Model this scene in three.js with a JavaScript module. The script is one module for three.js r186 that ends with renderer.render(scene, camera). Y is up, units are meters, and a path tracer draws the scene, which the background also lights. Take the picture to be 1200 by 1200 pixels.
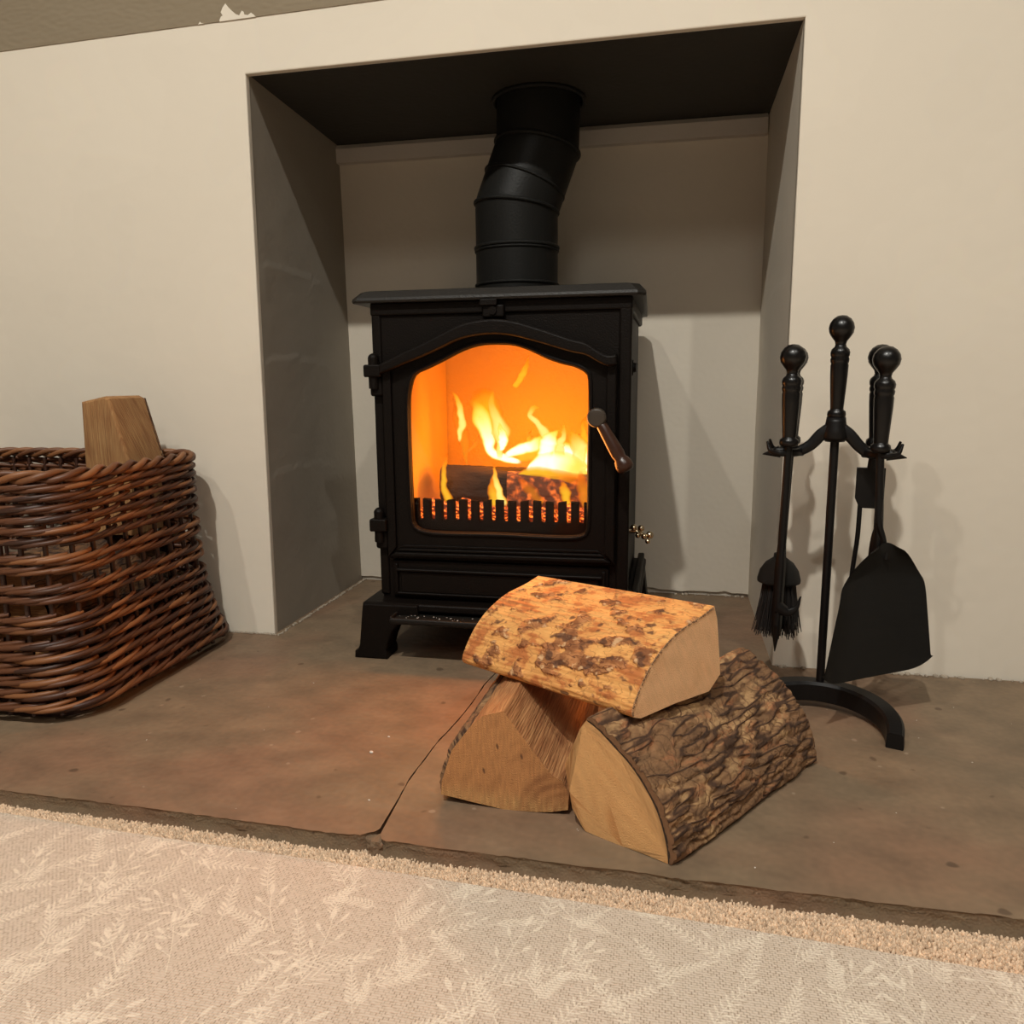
import * as THREE from 'three';
import { mergeGeometries, mergeVertices } from 'three/addons/utils/BufferGeometryUtils.js';
import { RoundedBoxGeometry } from 'three/addons/geometries/RoundedBoxGeometry.js';
import { ImprovedNoise } from 'three/addons/math/ImprovedNoise.js';
import { RectAreaLightUniformsLib } from 'three/addons/lights/RectAreaLightUniformsLib.js';
RectAreaLightUniformsLib.init();

// ---------------------------------------------------------------- camera, light, exposure
const scene = new THREE.Scene();
scene.background = new THREE.Color(0x000000);
const camera = new THREE.PerspectiveCamera(2 * Math.atan(600 / 897.03) * 180 / Math.PI, 1, 0.02, 30);
camera.position.set(0.6922, 0.4481, 1.2234);
camera.rotation.set(-0.16737, 0.20465, -0.00862, 'YXZ');
scene.add(camera);
const renderer = new THREE.WebGLRenderer({ antialias: true });
renderer.toneMapping = THREE.LinearToneMapping;
renderer.toneMappingExposure = 1.0;
renderer.shadowMap.enabled = true;

const CEIL = 2.76;
const DOWNLIGHTS = [[0.33, 1.92, 14.5], [-0.42, 1.92, 4.5], [1.5, 1.92, 4.5]];
const LAMP_COLOR = new THREE.Color().setRGB(1.0, 0.975, 0.90);
for (const [x, z, power] of DOWNLIGHTS) {
  const l = new THREE.SpotLight(LAMP_COLOR, power, 0, 1.3, 0.6, 2);
  l.position.set(x, 2.72, z); l.target.position.set(x, 0, z - 0.25);
  l.castShadow = true; l.shadow.radius = 1.6; l.name = 'downlight_lamp';
  scene.add(l, l.target);
}
const panel = new THREE.RectAreaLight(LAMP_COLOR, 6.5, 0.9, 0.9);  // added fill light, out of view, for soft ambient from the room
panel.position.set(0.7, 2.742, 3.3); panel.lookAt(0.7, 0, 3.3); panel.name = 'added_fill_lamp'; scene.add(panel);
// the fire: a glow as big as the flames shining out through the glass, and one among the flames for the bricks
const fireOut = new THREE.RectAreaLight(new THREE.Color().setRGB(1, 0.34, 0.07), 18, 0.24, 0.16);
fireOut.position.set(0.43, 0.33, 0.036); fireOut.lookAt(0.43, 0.33, 2); fireOut.name = 'fire_glow'; scene.add(fireOut);
for (const [x, y, z, p] of [[0.405, 0.36, -0.07, 0.069], [0.50, 0.33, -0.065, 0.08], [0.322, 0.30, -0.015, 0.012]]) {
  const l = new THREE.PointLight(new THREE.Color().setRGB(1, 0.25, 0.004), p, 0, 2);
  l.position.set(x, y, z); l.castShadow = true; l.shadow.radius = 1; l.name = 'flame_lamp'; scene.add(l);
}

// ---------------------------------------------------------------- helpers
function mulberry(a) { return () => { a |= 0; a = a + 0x6D2B79F5 | 0; let t = Math.imul(a ^ a >>> 15, 1 | a); t = t + Math.imul(t ^ t >>> 7, 61 | t) ^ t; return ((t ^ t >>> 14) >>> 0) / 4294967296; }; }
const rnd = mulberry(7);
const IN = new ImprovedNoise();
const N = (x, y, z = 0) => IN.noise(x, y, z);
function fbm(x, y, z = 0, o = 4) { let s = 0, a = 0.5; for (let i = 0; i < o; i++) { s += a * N(x, y, z + i * 7.3); x *= 2.03; y *= 2.03; a *= 0.5; } return s; }
const clamp = (x, a = 0, b = 1) => Math.min(b, Math.max(a, x));
const sst = (a, b, x) => { const t = clamp((x - a) / (b - a)); return t * t * (3 - 2 * t); };
const lerp = (a, b, t) => a + (b - a) * t;
const mix3 = (a, b, t) => [lerp(a[0], b[0], t), lerp(a[1], b[1], t), lerp(a[2], b[2], t)];
const V = (x, y, z) => new THREE.Vector3(x, y, z);
function dataTex(w, h, fn, srgb = true) {      // fn(u, v) -> [r, g, b] 0..255
  const d = new Uint8Array(w * h * 4);
  for (let j = 0; j < h; j++) for (let i = 0; i < w; i++) {
    const c = fn((i + 0.5) / w, (j + 0.5) / h), o = (j * w + i) * 4;
    d[o] = clamp(c[0], 0, 255); d[o + 1] = clamp(c[1], 0, 255); d[o + 2] = clamp(c[2], 0, 255); d[o + 3] = 255;
  }
  const t = new THREE.DataTexture(d, w, h);
  t.wrapS = t.wrapT = THREE.RepeatWrapping; t.magFilter = THREE.LinearFilter; t.minFilter = THREE.LinearFilter;
  if (srgb) t.colorSpace = THREE.SRGBColorSpace;
  t.needsUpdate = true; return t;
}
const greyTex = (w, h, fn) => dataTex(w, h, (u, v) => { const g = fn(u, v) * 255; return [g, g, g]; }, false);
function tiled(t, sx, sy) { const c = t.clone(); c.repeat.set(1 / sx, 1 / sy); c.needsUpdate = true; return c; }
const phys = (o) => new THREE.MeshPhysicalMaterial(o);
const std = (o) => new THREE.MeshStandardMaterial(o);
const lin = (r, g, b) => new THREE.Color().setRGB(r, g, b);
const used = new Map();
function numbered(n) { const k = used.get(n) || 0; used.set(n, k + 1); return k ? `${n}_${String(k).padStart(3, '0')}` : n; }
function mesh(name, geo, mat, parent = scene) {
  const g = Array.isArray(geo) ? merge(geo) : geo;
  const m = new THREE.Mesh(g, mat); m.name = parent === scene ? numbered(name) : partName(parent, name);
  m.castShadow = m.receiveShadow = true; parent.add(m); return m;
}
function partName(p, n) { let k = 0; const re = new RegExp('^' + n + '(_\\d{3})?$'); for (const c of p.children) if (re.test(c.name)) k++; return k ? `${n}_${String(k).padStart(3, '0')}` : n; }
function merge(list) {
  const a = list.map((g) => { let q = g.index ? g.toNonIndexed() : g; for (const k of Object.keys(q.attributes)) if (!['position', 'normal', 'uv'].includes(k)) q.deleteAttribute(k); if (!q.attributes.uv) q.setAttribute('uv', new THREE.BufferAttribute(new Float32Array(q.attributes.position.count * 2), 2)); return q; });
  return mergeGeometries(a);
}
function thing(name, label, category, group) { const o = new THREE.Group(); o.name = numbered(name); scene.add(o); o.userData = { label, category }; if (group) o.userData.group = group; return o; }
function structure(name) { const o = new THREE.Group(); o.name = name; scene.add(o); o.userData.kind = 'structure'; return o; }
function box(x0, x1, y0, y1, z0, z1, r = 0) {
  const w = x1 - x0, h = y1 - y0, d = z1 - z0;
  const g = r ? new RoundedBoxGeometry(w, h, d, 2, r) : new THREE.BoxGeometry(w, h, d);
  return g.translate((x0 + x1) / 2, (y0 + y1) / 2, (z0 + z1) / 2);
}
function shapeOf(pts, holes = []) { const s = new THREE.Shape(pts.map((p) => new THREE.Vector2(p[0], p[1]))); for (const h of holes) s.holes.push(new THREE.Path(h.map((p) => new THREE.Vector2(p[0], p[1])))); return s; }
function slabXY(pts, z0, z1, bevel = 0, holes = [], seg = 2) {   // outline in x, y, thick in z
  const g = new THREE.ExtrudeGeometry(shapeOf(pts, holes), { depth: z1 - z0 - 2 * bevel, bevelEnabled: bevel > 0, bevelSize: bevel, bevelThickness: bevel, bevelOffset: -bevel, bevelSegments: seg, curveSegments: 8 });
  return g.translate(0, 0, z0 + bevel);
}
function smooth(pts, n, closed = false) { const c = new THREE.CatmullRomCurve3(pts.map((p) => V(p[0], p[1], p[2] || 0)), closed, 'centripetal'); return c.getSpacedPoints(n).map((p) => [p.x, p.y, p.z]); }
function tube(pts, r, seg = 24, rad = 8, closed = false) { return new THREE.TubeGeometry(new THREE.CatmullRomCurve3(pts.map((p) => V(...p)), closed, 'centripetal'), seg, r, rad, closed); }
function cyl(a, b, r0, r1 = r0, rad = 16) {
  const A = V(...a), B = V(...b), L = A.distanceTo(B);
  const g = new THREE.CylinderGeometry(r1, r0, L, rad, 1);
  g.applyQuaternion(new THREE.Quaternion().setFromUnitVectors(V(0, 1, 0), B.clone().sub(A).normalize()));
  return g.translate((A.x + B.x) / 2, (A.y + B.y) / 2, (A.z + B.z) / 2);
}
const lathe = (prof, seg = 24) => new THREE.LatheGeometry(prof.map((p) => new THREE.Vector2(p[0], p[1])), seg);
function gridGeo(nu, nv, fn, uvfn) {          // fn(u, v) -> [x, y, z]
  const p = [], uv = [], idx = [];
  for (let j = 0; j <= nv; j++) for (let i = 0; i <= nu; i++) { const u = i / nu, v = j / nv; p.push(...fn(u, v)); uv.push(...(uvfn ? uvfn(u, v) : [u, v])); }
  for (let j = 0; j < nv; j++) for (let i = 0; i < nu; i++) { const a = j * (nu + 1) + i, b = a + 1, c = a + nu + 1, d = c + 1; idx.push(a, b, d, a, d, c); }
  const g = new THREE.BufferGeometry(); g.setAttribute('position', new THREE.Float32BufferAttribute(p, 3)); g.setAttribute('uv', new THREE.Float32BufferAttribute(uv, 2)); g.setIndex(idx); g.computeVertexNormals(); return g;
}
function planarUV(g, fn) { const p = g.attributes.position, uv = new Float32Array(p.count * 2); for (let i = 0; i < p.count; i++) { const [a, b] = fn(p.getX(i), p.getY(i), p.getZ(i)); uv[2 * i] = a; uv[2 * i + 1] = b; } g.setAttribute('uv', new THREE.BufferAttribute(uv, 2)); return g; }
// periodic noise on a torus-like lattice: blend of shifted copies keeps a texture tileable
function tile(fn, w) { return (u, v) => { const bu = sst(1 - w, 1, u), bv = sst(1 - w, 1, v); const a = fn(u, v), b = bu > 0 ? fn(u - 1, v) : a, c = bv > 0 ? fn(u, v - 1) : a, d = bu > 0 && bv > 0 ? fn(u - 1, v - 1) : b; return lerp(lerp(a, b, bu), lerp(c, d, bu), bv); }; }

// ---------------------------------------------------------------- materials
const plasterBump = greyTex(512, 512, tile((u, v) => 0.5 + 0.6 * fbm(u * 5, v * 5, 1, 5) + 0.12 * N(u * 60, v * 60, 3), 0.2));
const plasterMap = dataTex(512, 512, (u, v) => { const s = tile((a, b) => fbm(a * 3, b * 3, 9, 4), 0.25)(u, v), k = 1 + 0.035 * s; return [224 * k, 214 * k, 197 * k]; });
const M = {};
M.wall = std({ map: tiled(plasterMap, 1.1, 1.1), bumpMap: tiled(plasterBump, 1.1, 1.1), bumpScale: 0.0016, roughness: 0.8 });
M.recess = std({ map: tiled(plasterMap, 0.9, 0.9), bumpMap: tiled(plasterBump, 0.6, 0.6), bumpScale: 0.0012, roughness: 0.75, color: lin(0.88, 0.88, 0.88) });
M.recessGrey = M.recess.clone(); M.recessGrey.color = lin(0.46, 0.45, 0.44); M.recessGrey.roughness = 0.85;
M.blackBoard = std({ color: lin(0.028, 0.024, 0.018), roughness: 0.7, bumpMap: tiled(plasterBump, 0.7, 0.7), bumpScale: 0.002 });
M.trim = std({ color: lin(0.55, 0.50, 0.44), roughness: 0.55, bumpMap: tiled(plasterBump, 0.4, 0.4), bumpScale: 0.001 });
M.beam = std({ color: lin(0.245, 0.195, 0.128), roughness: 0.85, bumpMap: tiled(plasterBump, 0.8, 0.4), bumpScale: 0.004 });
M.fleck = std({ color: lin(0.74, 0.67, 0.56), roughness: 0.8 });
M.ceiling = std({ color: lin(0.45, 0.43, 0.40), roughness: 0.9 });
M.roomWall = std({ color: lin(0.26, 0.24, 0.22), roughness: 0.9 });
// stone
const stoneH = (u, v) => 0.5 + 0.55 * fbm(u * 6, v * 6, 21, 5) + 0.10 * N(u * 90, v * 90, 5);
const stoneBump = greyTex(1024, 1024, tile(stoneH, 0.15));
const stoneMap = dataTex(1024, 1024, (u, v) => {
  const a = tile((x, y) => fbm(x * 3.1, y * 4.3, 33, 5), 0.2)(u, v), b = tile((x, y) => fbm(x * 14, y * 20, 41, 4), 0.15)(u, v), c = N(u * 130, v * 130, 8);
  let col = mix3([127, 108, 86], [133, 105, 83], sst(-0.15, 0.3, a));
  const k = 1 + 0.22 * b + 0.05 * c; col = col.map((x) => x * k);
  const spot = N(u * 46, v * 46, 60); if (spot > 0.6) col = mix3(col, [76, 60, 46], sst(0.6, 0.72, spot) * 0.6);
  const wh = N(u * 70, v * 70, 71); if (wh > 0.66) col = mix3(col, [176, 160, 140], sst(0.66, 0.76, wh) * 0.5);
  return col;
});
M.stone = std({ map: tiled(stoneMap, 0.95, 0.95), bumpMap: tiled(stoneBump, 0.95, 0.95), bumpScale: 0.004, roughness: 0.62, color: lin(0.93, 0.915, 0.9) });
M.stoneEdge = std({ map: tiled(stoneMap, 0.3, 0.3), bumpMap: tiled(stoneBump, 0.22, 0.22), bumpScale: 0.004, roughness: 0.85, color: lin(0.8, 0.78, 0.74) });
M.mortar = std({ color: lin(0.36, 0.30, 0.23), roughness: 0.95 });
M.darkGap = std({ color: lin(0.05, 0.042, 0.035), roughness: 1 });
M.ash = std({ color: lin(0.62, 0.58, 0.52), roughness: 0.95 });
// metals
const castBump = greyTex(256, 256, tile((u, v) => 0.5 + 0.5 * N(u * 50, v * 50, 2) + 0.3 * N(u * 110, v * 110, 4), 0.15));
M.iron = phys({ specularIntensity: 0.26, color: lin(0.0055, 0.0036, 0.0026), roughness: 0.5, metalness: 0.0, bumpMap: tiled(castBump, 0.12, 0.12), bumpScale: 0.0004 });
M.ironTop = phys({ specularIntensity: 0.6, color: lin(0.016, 0.0138, 0.0115), roughness: 0.48, metalness: 0.0, bumpMap: tiled(castBump, 0.12, 0.12), bumpScale: 0.0004 });
M.flue = phys({ specularIntensity: 0.3, color: lin(0.0105, 0.0102, 0.0092), roughness: 0.45, metalness: 0.0, bumpMap: tiled(castBump, 0.2, 0.2), bumpScale: 0.0002 });
M.gloss = phys({ color: lin(0.005, 0.0042, 0.004), roughness: 0.3, specularIntensity: 0.75 });
M.satin = phys({ color: lin(0.006, 0.0052, 0.005), roughness: 0.42, specularIntensity: 0.5 });
M.dustBlack = phys({ color: lin(0.0085, 0.0075, 0.006), specularIntensity: 0.5, roughness: 0.55, bumpMap: tiled(castBump, 0.08, 0.08), bumpScale: 0.0006 });
M.brass = std({ color: lin(0.75, 0.62, 0.42), roughness: 0.22, metalness: 1 });
M.handleWood = phys({ color: lin(0.040, 0.014, 0.007), roughness: 0.32, specularIntensity: 0.9 });
M.knob = phys({ color: lin(0.05, 0.038, 0.028), roughness: 0.35, specularIntensity: 0.8 });
M.glass = new THREE.MeshPhysicalMaterial({ color: lin(1, 0.97, 0.94), transmission: 1, thickness: 0, roughness: 0.02, ior: 1.4, specularIntensity: 0.3 });
M.firebrick = std({ color: lin(0.74, 0.56, 0.26), roughness: 0.95, bumpMap: tiled(plasterBump, 0.25, 0.25), bumpScale: 0.003 });
M.guard = phys({ color: lin(0.008, 0.0042, 0.003), roughness: 0.8, specularIntensity: 0.12 });
const charBump = greyTex(256, 256, tile((u, v) => 0.5 + 0.7 * fbm(u * 9, v * 4, 5, 4), 0.2));
M.char = std({ color: lin(0.022, 0.017, 0.015), roughness: 0.95, bumpMap: charBump, bumpScale: 0.004 });
const emberMap = dataTex(256, 256, (u, v) => { const n = tile((a, b) => fbm(a * 7, b * 7, 15, 4), 0.2)(u, v); return mix3([60, 12, 2], [255, 120, 40], sst(-0.12, 0.3, n)); });
M.ember = std({ color: lin(0.06, 0.03, 0.02), roughness: 1, emissive: lin(1, 1, 1), emissiveMap: emberMap, emissiveIntensity: 3.4 });
M.glowLog = std({ color: lin(0.10, 0.05, 0.03), roughness: 1, emissive: lin(1, 1, 1), emissiveMap: emberMap, emissiveIntensity: 1.0, bumpMap: charBump, bumpScale: 0.004 });

// ---------------------------------------------------------------- the setting
const W = 0.86, H = 0.945, D = 0.402;
// chimney breast: one plastered face with the fireplace opening cut through it
const breast = slabXY([[-2, -0.03], [3, -0.03], [3, CEIL], [-2, CEIL]], -0.012, 0, 0);
{
  const hole = [[-0.005, 0], [0.0002, 0.5], [0.0023, 0.7], [0.0048, 0.943], [0.3, 0.944], [0.6, 0.945], [0.861, 0.946], [0.861, 0.5], [0.860, 0]];
  const g = slabXY([[-2, -0.022], [-0.005, -0.022], ...hole, [0.860, -0.022], [3, -0.022], [3, CEIL], [-2, CEIL]], -0.012, 0, 0.002);
  const w = mesh('wall_back', planarUV(g, (x, y) => [x, y]), M.wall); w.userData.kind = 'structure';
}
function recessSide(name, x0, sign) {         // plaster reveal with soft ripples where old bricks show through
  const creases = sign > 0 ? [[0.655, 0.02], [0.495, 0.02], [0.293, 0.014]] : [[0.6, 0.01]];
  const g = gridGeo(60, 160, (u, v) => {
    const z = lerp(-0.0045, -D - 0.004, u), y = lerp(0, H + 0.005, v), lean = sign > 0 ? lerp(lerp(-0.005, 0.0048, v), lerp(-0.003, -0.014, v), u) - 0.0003 : 0;
    let d = 0.0012 * fbm(z * 7, y * 7, sign * 3 + 5, 3);
    for (const [cy, amp] of creases) { const yy = cy + 0.012 * Math.cos((z + 0.13) * 11) - 0.008; const t = y - yy; if (t < 0) d += amp * 0.05 * Math.exp(t / 0.035) * sst(0, -0.03, z) * sst(-0.33, -0.22, z); }
    return [x0 + lean + sign * d * sst(0, 0.06, u), y, z];
  }, (u, v) => [u * D, v * H]);
  if (sign < 0) { g.index.array.reverse(); g.computeVertexNormals(); }
  const back = box(sign > 0 ? x0 - 0.06 : x0 + 0.012, sign > 0 ? x0 - 0.02 : x0 + 0.06, -0.022, H + 0.02, -D - 0.03, -0.012);
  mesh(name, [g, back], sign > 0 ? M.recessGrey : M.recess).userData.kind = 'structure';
}
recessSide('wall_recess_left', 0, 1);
recessSide('wall_recess_right', W, -1);
{
  // back of the recess, its plaster ending raggedly just above the stone
  const bot = []; const r = mulberry(3);
  for (let i = 0; i <= 60; i++) { const x = lerp(W + 0.012, -0.022, i / 60); bot.push([x, 0.004 + 0.009 * Math.abs(fbm(x * 18, 3.3, 0, 3)) + 0.004 * r()]); }
  const g = slabXY([[-0.022, H + 0.02], ...bot.slice().reverse(), [W + 0.012, H + 0.02]].reverse(), -D - 0.004, -D + 0.002, 0.001);
  const g2 = box(-0.06, W + 0.06, -0.022, H + 0.02, -D - 0.05, -D - 0.004);
  mesh('wall_recess_back', planarUV(merge([g, g2]), (x, y) => [x, y]), M.recess).userData.kind = 'structure';
  mesh('ceiling_recess', planarUV(box(-0.06, W + 0.06, H + 0.001, H + 0.03, -D - 0.05, -0.012), (x, y, z) => [x, z]), M.blackBoard).userData.kind = 'structure';
  const tr = slabXY([[0, 0], [0.02, 0], [0.02, 0.028], [0.013, 0.037], [0, 0.037]], 0, W + 0.01, 0).rotateY(Math.PI / 2).scale(1, 1, -1);
  tr.index || 0;
  const t2 = new THREE.BufferGeometry().copy(tr); t2.translate(-0.0135, H - 0.0375, -D);
  // rotateY(90) sends x to -z: mirrored back so the moulding stands out from the wall
  mesh('trim_1', planarUV(flip(t2), (x, y) => [x, y]), M.trim).userData.kind = 'structure';
}
function flip(g) { const q = g.index ? g.toNonIndexed() : g, p = q.attributes.position.array; for (let i = 0; i < p.length; i += 9) for (let k = 0; k < 3; k++) { const t = p[i + 3 + k]; p[i + 3 + k] = p[i + 6 + k]; p[i + 6 + k] = t; } q.deleteAttribute('normal'); q.computeVertexNormals(); return q; }
{ // dark timber lintel set flush in the plaster, with ragged paint along its lower edge
  const beam = structure('trim_2');
  const b = slabXY([[-1.6, 0.996], [2.6, 1.071], [2.6, 1.28], [-1.6, 1.28]], -0.001, 0.0012, 0);
  mesh('beam', planarUV(b, (x, y) => [x, y]), M.beam, beam);
  const F = [
    [[-0.034, 1.0236], [-0.034, 1.026], [-0.031, 1.031], [-0.028, 1.032], [-0.031, 1.037], [-0.027, 1.044], [-0.022, 1.049], [-0.017, 1.043], [-0.012, 1.038], [-0.005, 1.032], [0.001, 1.0295], [0.006, 1.036], [0.009, 1.034], [0.010, 1.030], [0.016, 1.0285], [0.022, 1.0315], [0.026, 1.0285], [0.03, 1.0248]],
    [[-0.073, 1.0232], [-0.071, 1.0245], [-0.069, 1.0268], [-0.066, 1.0243], [-0.062, 1.0233]],
  ];
  for (const f of F) mesh('paint_fleck', slabXY(f.slice().reverse(), 0.0008, 0.0019, 0.0002), M.fleck, beam);
}
// the room behind the camera
{
  const s = (n, g, m) => { mesh(n, g, m).userData.kind = 'structure'; };
  s('wall_left', planarUV(box(-2.1, -2, -0.1, CEIL, -0.02, 4.3), (x, y, z) => [z, y]), M.roomWall);
  s('wall_right', planarUV(box(3, 3.1, -0.1, CEIL, -0.02, 4.3), (x, y, z) => [z, y]), M.roomWall);
  s('wall_front', planarUV(box(-2.1, 3.1, -0.1, CEIL, 4.2, 4.3), (x, y) => [x, y]), M.roomWall);
  s('ceiling', box(-2.1, 3.1, CEIL, CEIL + 0.1, -0.5, 4.3), M.ceiling);
}
DOWNLIGHTS.forEach(([x, z], i) => {
  const t = thing('ceiling_downlight', ['white round downlight in the ceiling in front of the stove', 'white round downlight in the ceiling towards the left wall', 'white round downlight in the ceiling towards the right wall'][i], 'light', 'ceiling downlights');
  t.position.set(x, CEIL, z);
  mesh('bezel', lathe([[0.034, 0], [0.036, -0.004], [0.046, -0.005], [0.05, 0], [0.034, 0]]), M.ceiling, t);
  mesh('lamp_lens', lathe([[0, -0.001], [0.034, -0.001], [0.034, -0.0005], [0, -0.0005]]), std({ color: lin(0.9, 0.9, 0.9), emissive: lin(1, 0.85, 0.65), emissiveIntensity: 2 }), t);
});

{
  const t = thing('ceiling_panel', 'added square fill light panel in the unseen ceiling behind the camera', 'light');  // invented body for the added fill light, out of view
  t.position.set(0.7, CEIL, 3.3);
  mesh('frame', merge([box(-0.48, 0.48, -0.012, 0, -0.48, -0.45), box(-0.48, 0.48, -0.012, 0, 0.45, 0.48), box(-0.48, -0.45, -0.012, 0, -0.45, 0.45), box(0.45, 0.48, -0.012, 0, -0.45, 0.45)]), M.ceiling, t);
  mesh('diffuser', box(-0.45, 0.45, -0.008, -0.004, -0.45, 0.45), std({ color: lin(0.9, 0.9, 0.9), emissive: lin(1, 0.95, 0.85), emissiveIntensity: 0.8 }), t);
}
// hearth: two sandstone slabs with rough front edges and an open joint
const hearth = structure('hearth');
const crackPts = [[0.436, -0.405], [0.4345, -0.25], [0.432, -0.1], [0.4335, 0.0], [0.433, 0.107], [0.4275, 0.16], [0.426, 0.218], [0.4225, 0.27], [0.418, 0.317], [0.4125, 0.36], [0.411, 0.401], [0.4085, 0.44], [0.410, 0.48], [0.4135, 0.51], [0.4145, 0.534], [0.4125, 0.552], [0.409, 0.562]];
function wob(x, s) { return 0.0022 * fbm(x * 22, s, 0, 4) + 0.0012 * N(x * 160, s, 4); }
function stoneSlab(outline, frontFn) {        // outline: [x, z] points, counter-clockwise seen from above
  const sh = shapeOf(outline.map(([x, z]) => [x, -z]));
  const top = new THREE.ShapeGeometry(sh).rotateX(-Math.PI / 2);
  planarUV(top, (x, y, z) => [x, z]);
  const rows = [[0, 0], [-0.0012, 0.0008], [-0.005, 0.0016], [-0.0075, 0.0006], [-0.013, 0.002], [-0.023, -0.003]];
  const P = [], U = [], I = [], n = outline.length; let len = 0;
  for (let i = 0; i <= n; i++) {
    const a = outline[i % n], b = outline[(i + 1) % n], c = outline[(i + n - 1) % n];
    const tx = b[0] - c[0], tz = b[1] - c[1], l = Math.hypot(tx, tz) || 1, nx = -tz / l, nz = tx / l;
    if (i) len += Math.hypot(a[0] - c[0], a[1] - c[1]);
    rows.forEach(([y, inn], k) => { const j = k && nz > 0.6 ? 0.0035 * fbm(a[0] * 40, k * 3.1, a[1] * 9, 3) : 0; const q = inn + j; P.push(a[0] - nx * -q * -1, y + (k && k < 5 ? 0.0015 * N(a[0] * 70, k * 2.2, 1) : 0), a[1] - nz * q); U.push(len, y); });
  }
  const R = rows.length;
  for (let i = 0; i < n; i++) for (let k = 0; k < R - 1; k++) { const a = i * R + k, b = a + 1, c = a + R, d = c + 1; I.push(a, b, d, a, d, c); }
  const side = new THREE.BufferGeometry(); side.setAttribute('position', new THREE.Float32BufferAttribute(P, 3)); side.setAttribute('uv', new THREE.Float32BufferAttribute(U, 2)); side.setIndex(I); side.computeVertexNormals();
  const s = mesh('stone_slab', top, M.stone, hearth);
  mesh('broken_edge', side, M.stoneEdge, s);
}
{
  const front = (x) => lerp(0.5585, 0.5705, sst(0.1, 0.6, x)) + 0.001 * Math.sin(x * 9) + 1.5 * wob(x, 4) - 0.0035 * Math.pow(Math.max(0, N(x * 46, 7.7, 2)), 2);
  const c0 = [], cw = (i) => 0.0006 + 0.0011 * Math.abs(N(i * 0.37, 8.1, 2));
  const crack = smooth(crackPts.map(([x, z]) => [x, z, 0]), 90).map(([x, z]) => [x, z]);
  const left = [[-1.2, 0.003], [-0.006, 0.003], [-0.006, -D]];
  const A = [], B = [];
  for (let x = -1.2; x < 0.398; x += 0.006) A.push([x, front(x) - (x > 0.37 ? 0.003 * (x - 0.37) / 0.03 : 0)]);
  A.push([0.4035, 0.5572], [0.4085, 0.5545], [0.4115, 0.549]);
  for (let i = crack.length - 8; i >= 0; i--) A.push([crack[i][0] - cw(i) - wob(crack[i][1], 9) * 0.6, crack[i][1]]);
  stoneSlab([...A, [-0.006, -D], [-0.006, 0.003], [-1.2, 0.003]]);
  for (let i = 0; i < crack.length - 7; i++) B.push([crack[i][0] + cw(i + 50) + wob(crack[i][1], 14) * 0.6, crack[i][1]]);
  B.push([0.4150, 0.550], [0.4155, 0.5575], [0.4195, 0.5655], [0.426, 0.569]);
  for (let x = 0.433; x < 1.7; x += 0.006) B.push([x, front(x) + 0.001]);
  stoneSlab([...B, [1.7, 0.003], [W + 0.006, 0.003], [W + 0.006, -D]]);
  // a broken lump of stone wedged at the front of the joint
  const lump = new THREE.IcosahedronGeometry(0.013, 4), p = lump.attributes.position;
  for (let i = 0; i < p.count; i++) { const x = p.getX(i), y = p.getY(i), z = p.getZ(i), k = 0.9 + 0.9 * fbm(x * 90, y * 90, z * 90, 4); p.setXYZ(i, x * k * 0.95, clamp(y * k * 1.1, -0.012, 0.0075), z * k * 0.7); }
  mesh('stone_chip', planarUV(facet(lump.translate(0.4125, -0.011, 0.5605)), (x, y) => [x, y]), M.stoneEdge, hearth);
  mesh('joint_bed', box(-1.19, 1.69, -0.023, -0.012, 0.01, 0.545), M.darkGap, hearth);
  mesh('joint_bed', box(0.0, W, -0.023, -0.012, -0.39, 0.0), M.darkGap, hearth);
  // crumbs of mortar along the foot of the walls
  const mor = [];
  const crumb = (x, y, z, s) => { const g = new THREE.IcosahedronGeometry(s, 1), q = g.attributes.position; for (let i = 0; i < q.count; i++) { const k = 1 + 0.35 * N(q.getX(i) * 300 + x * 50, q.getY(i) * 300, z * 90); q.setXYZ(i, q.getX(i) * k, q.getY(i) * k * 0.7, q.getZ(i) * k); } mor.push(planarUV(g.translate(x, y, z), (a, b) => [a, b])); };
  const r = mulberry(11);
  for (let i = 0; i < 190; i++) { const z = -0.4 + 0.41 * r(); crumb(0.003 + 0.005 * r(), 0.001, z, 0.0012 + 0.003 * r() * r()); }
  for (let i = 0; i < 60; i++) crumb(-0.11 * r(), 0.001, 0.003 + 0.003 * r(), 0.001 + 0.002 * r());
  for (let i = 0; i < 90; i++) crumb(0.865 + 0.5 * r(), 0.001, 0.004 + 0.005 * r(), 0.0015 + 0.003 * r());
  for (let i = 0; i < 70; i++) crumb(0.02 + 0.83 * r(), 0.001, -D + 0.004 + 0.006 * r(), 0.0015 + 0.003 * r());
  mesh('mortar_crumbs', merge(mor), M.mortar, hearth).userData.kind = 'stuff';
  const fl = [];
  const flake = (x, z, s) => { const g = new THREE.IcosahedronGeometry(s, 1).scale(1, 0.3, 0.7).rotateY(x * 90); fl.push(planarUV(g.translate(x, s * 0.2, z), (a, b) => [a, b])); };
  flake(0.341, 0.396, 0.0034); flake(0.347, 0.352, 0.0018); flake(0.38, 0.5, 0.0016);
  for (let i = 0; i < 26; i++) flake(-0.05 + 1.2 * r(), 0.1 + 0.45 * r(), 0.0005 + 0.0006 * r());
  mesh('ash_flakes', merge(fl), M.ash, hearth).userData.kind = 'stuff';
}
function facet(g) { const q = g.index ? g.toNonIndexed() : g; q.computeVertexNormals(); return q; }

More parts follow.
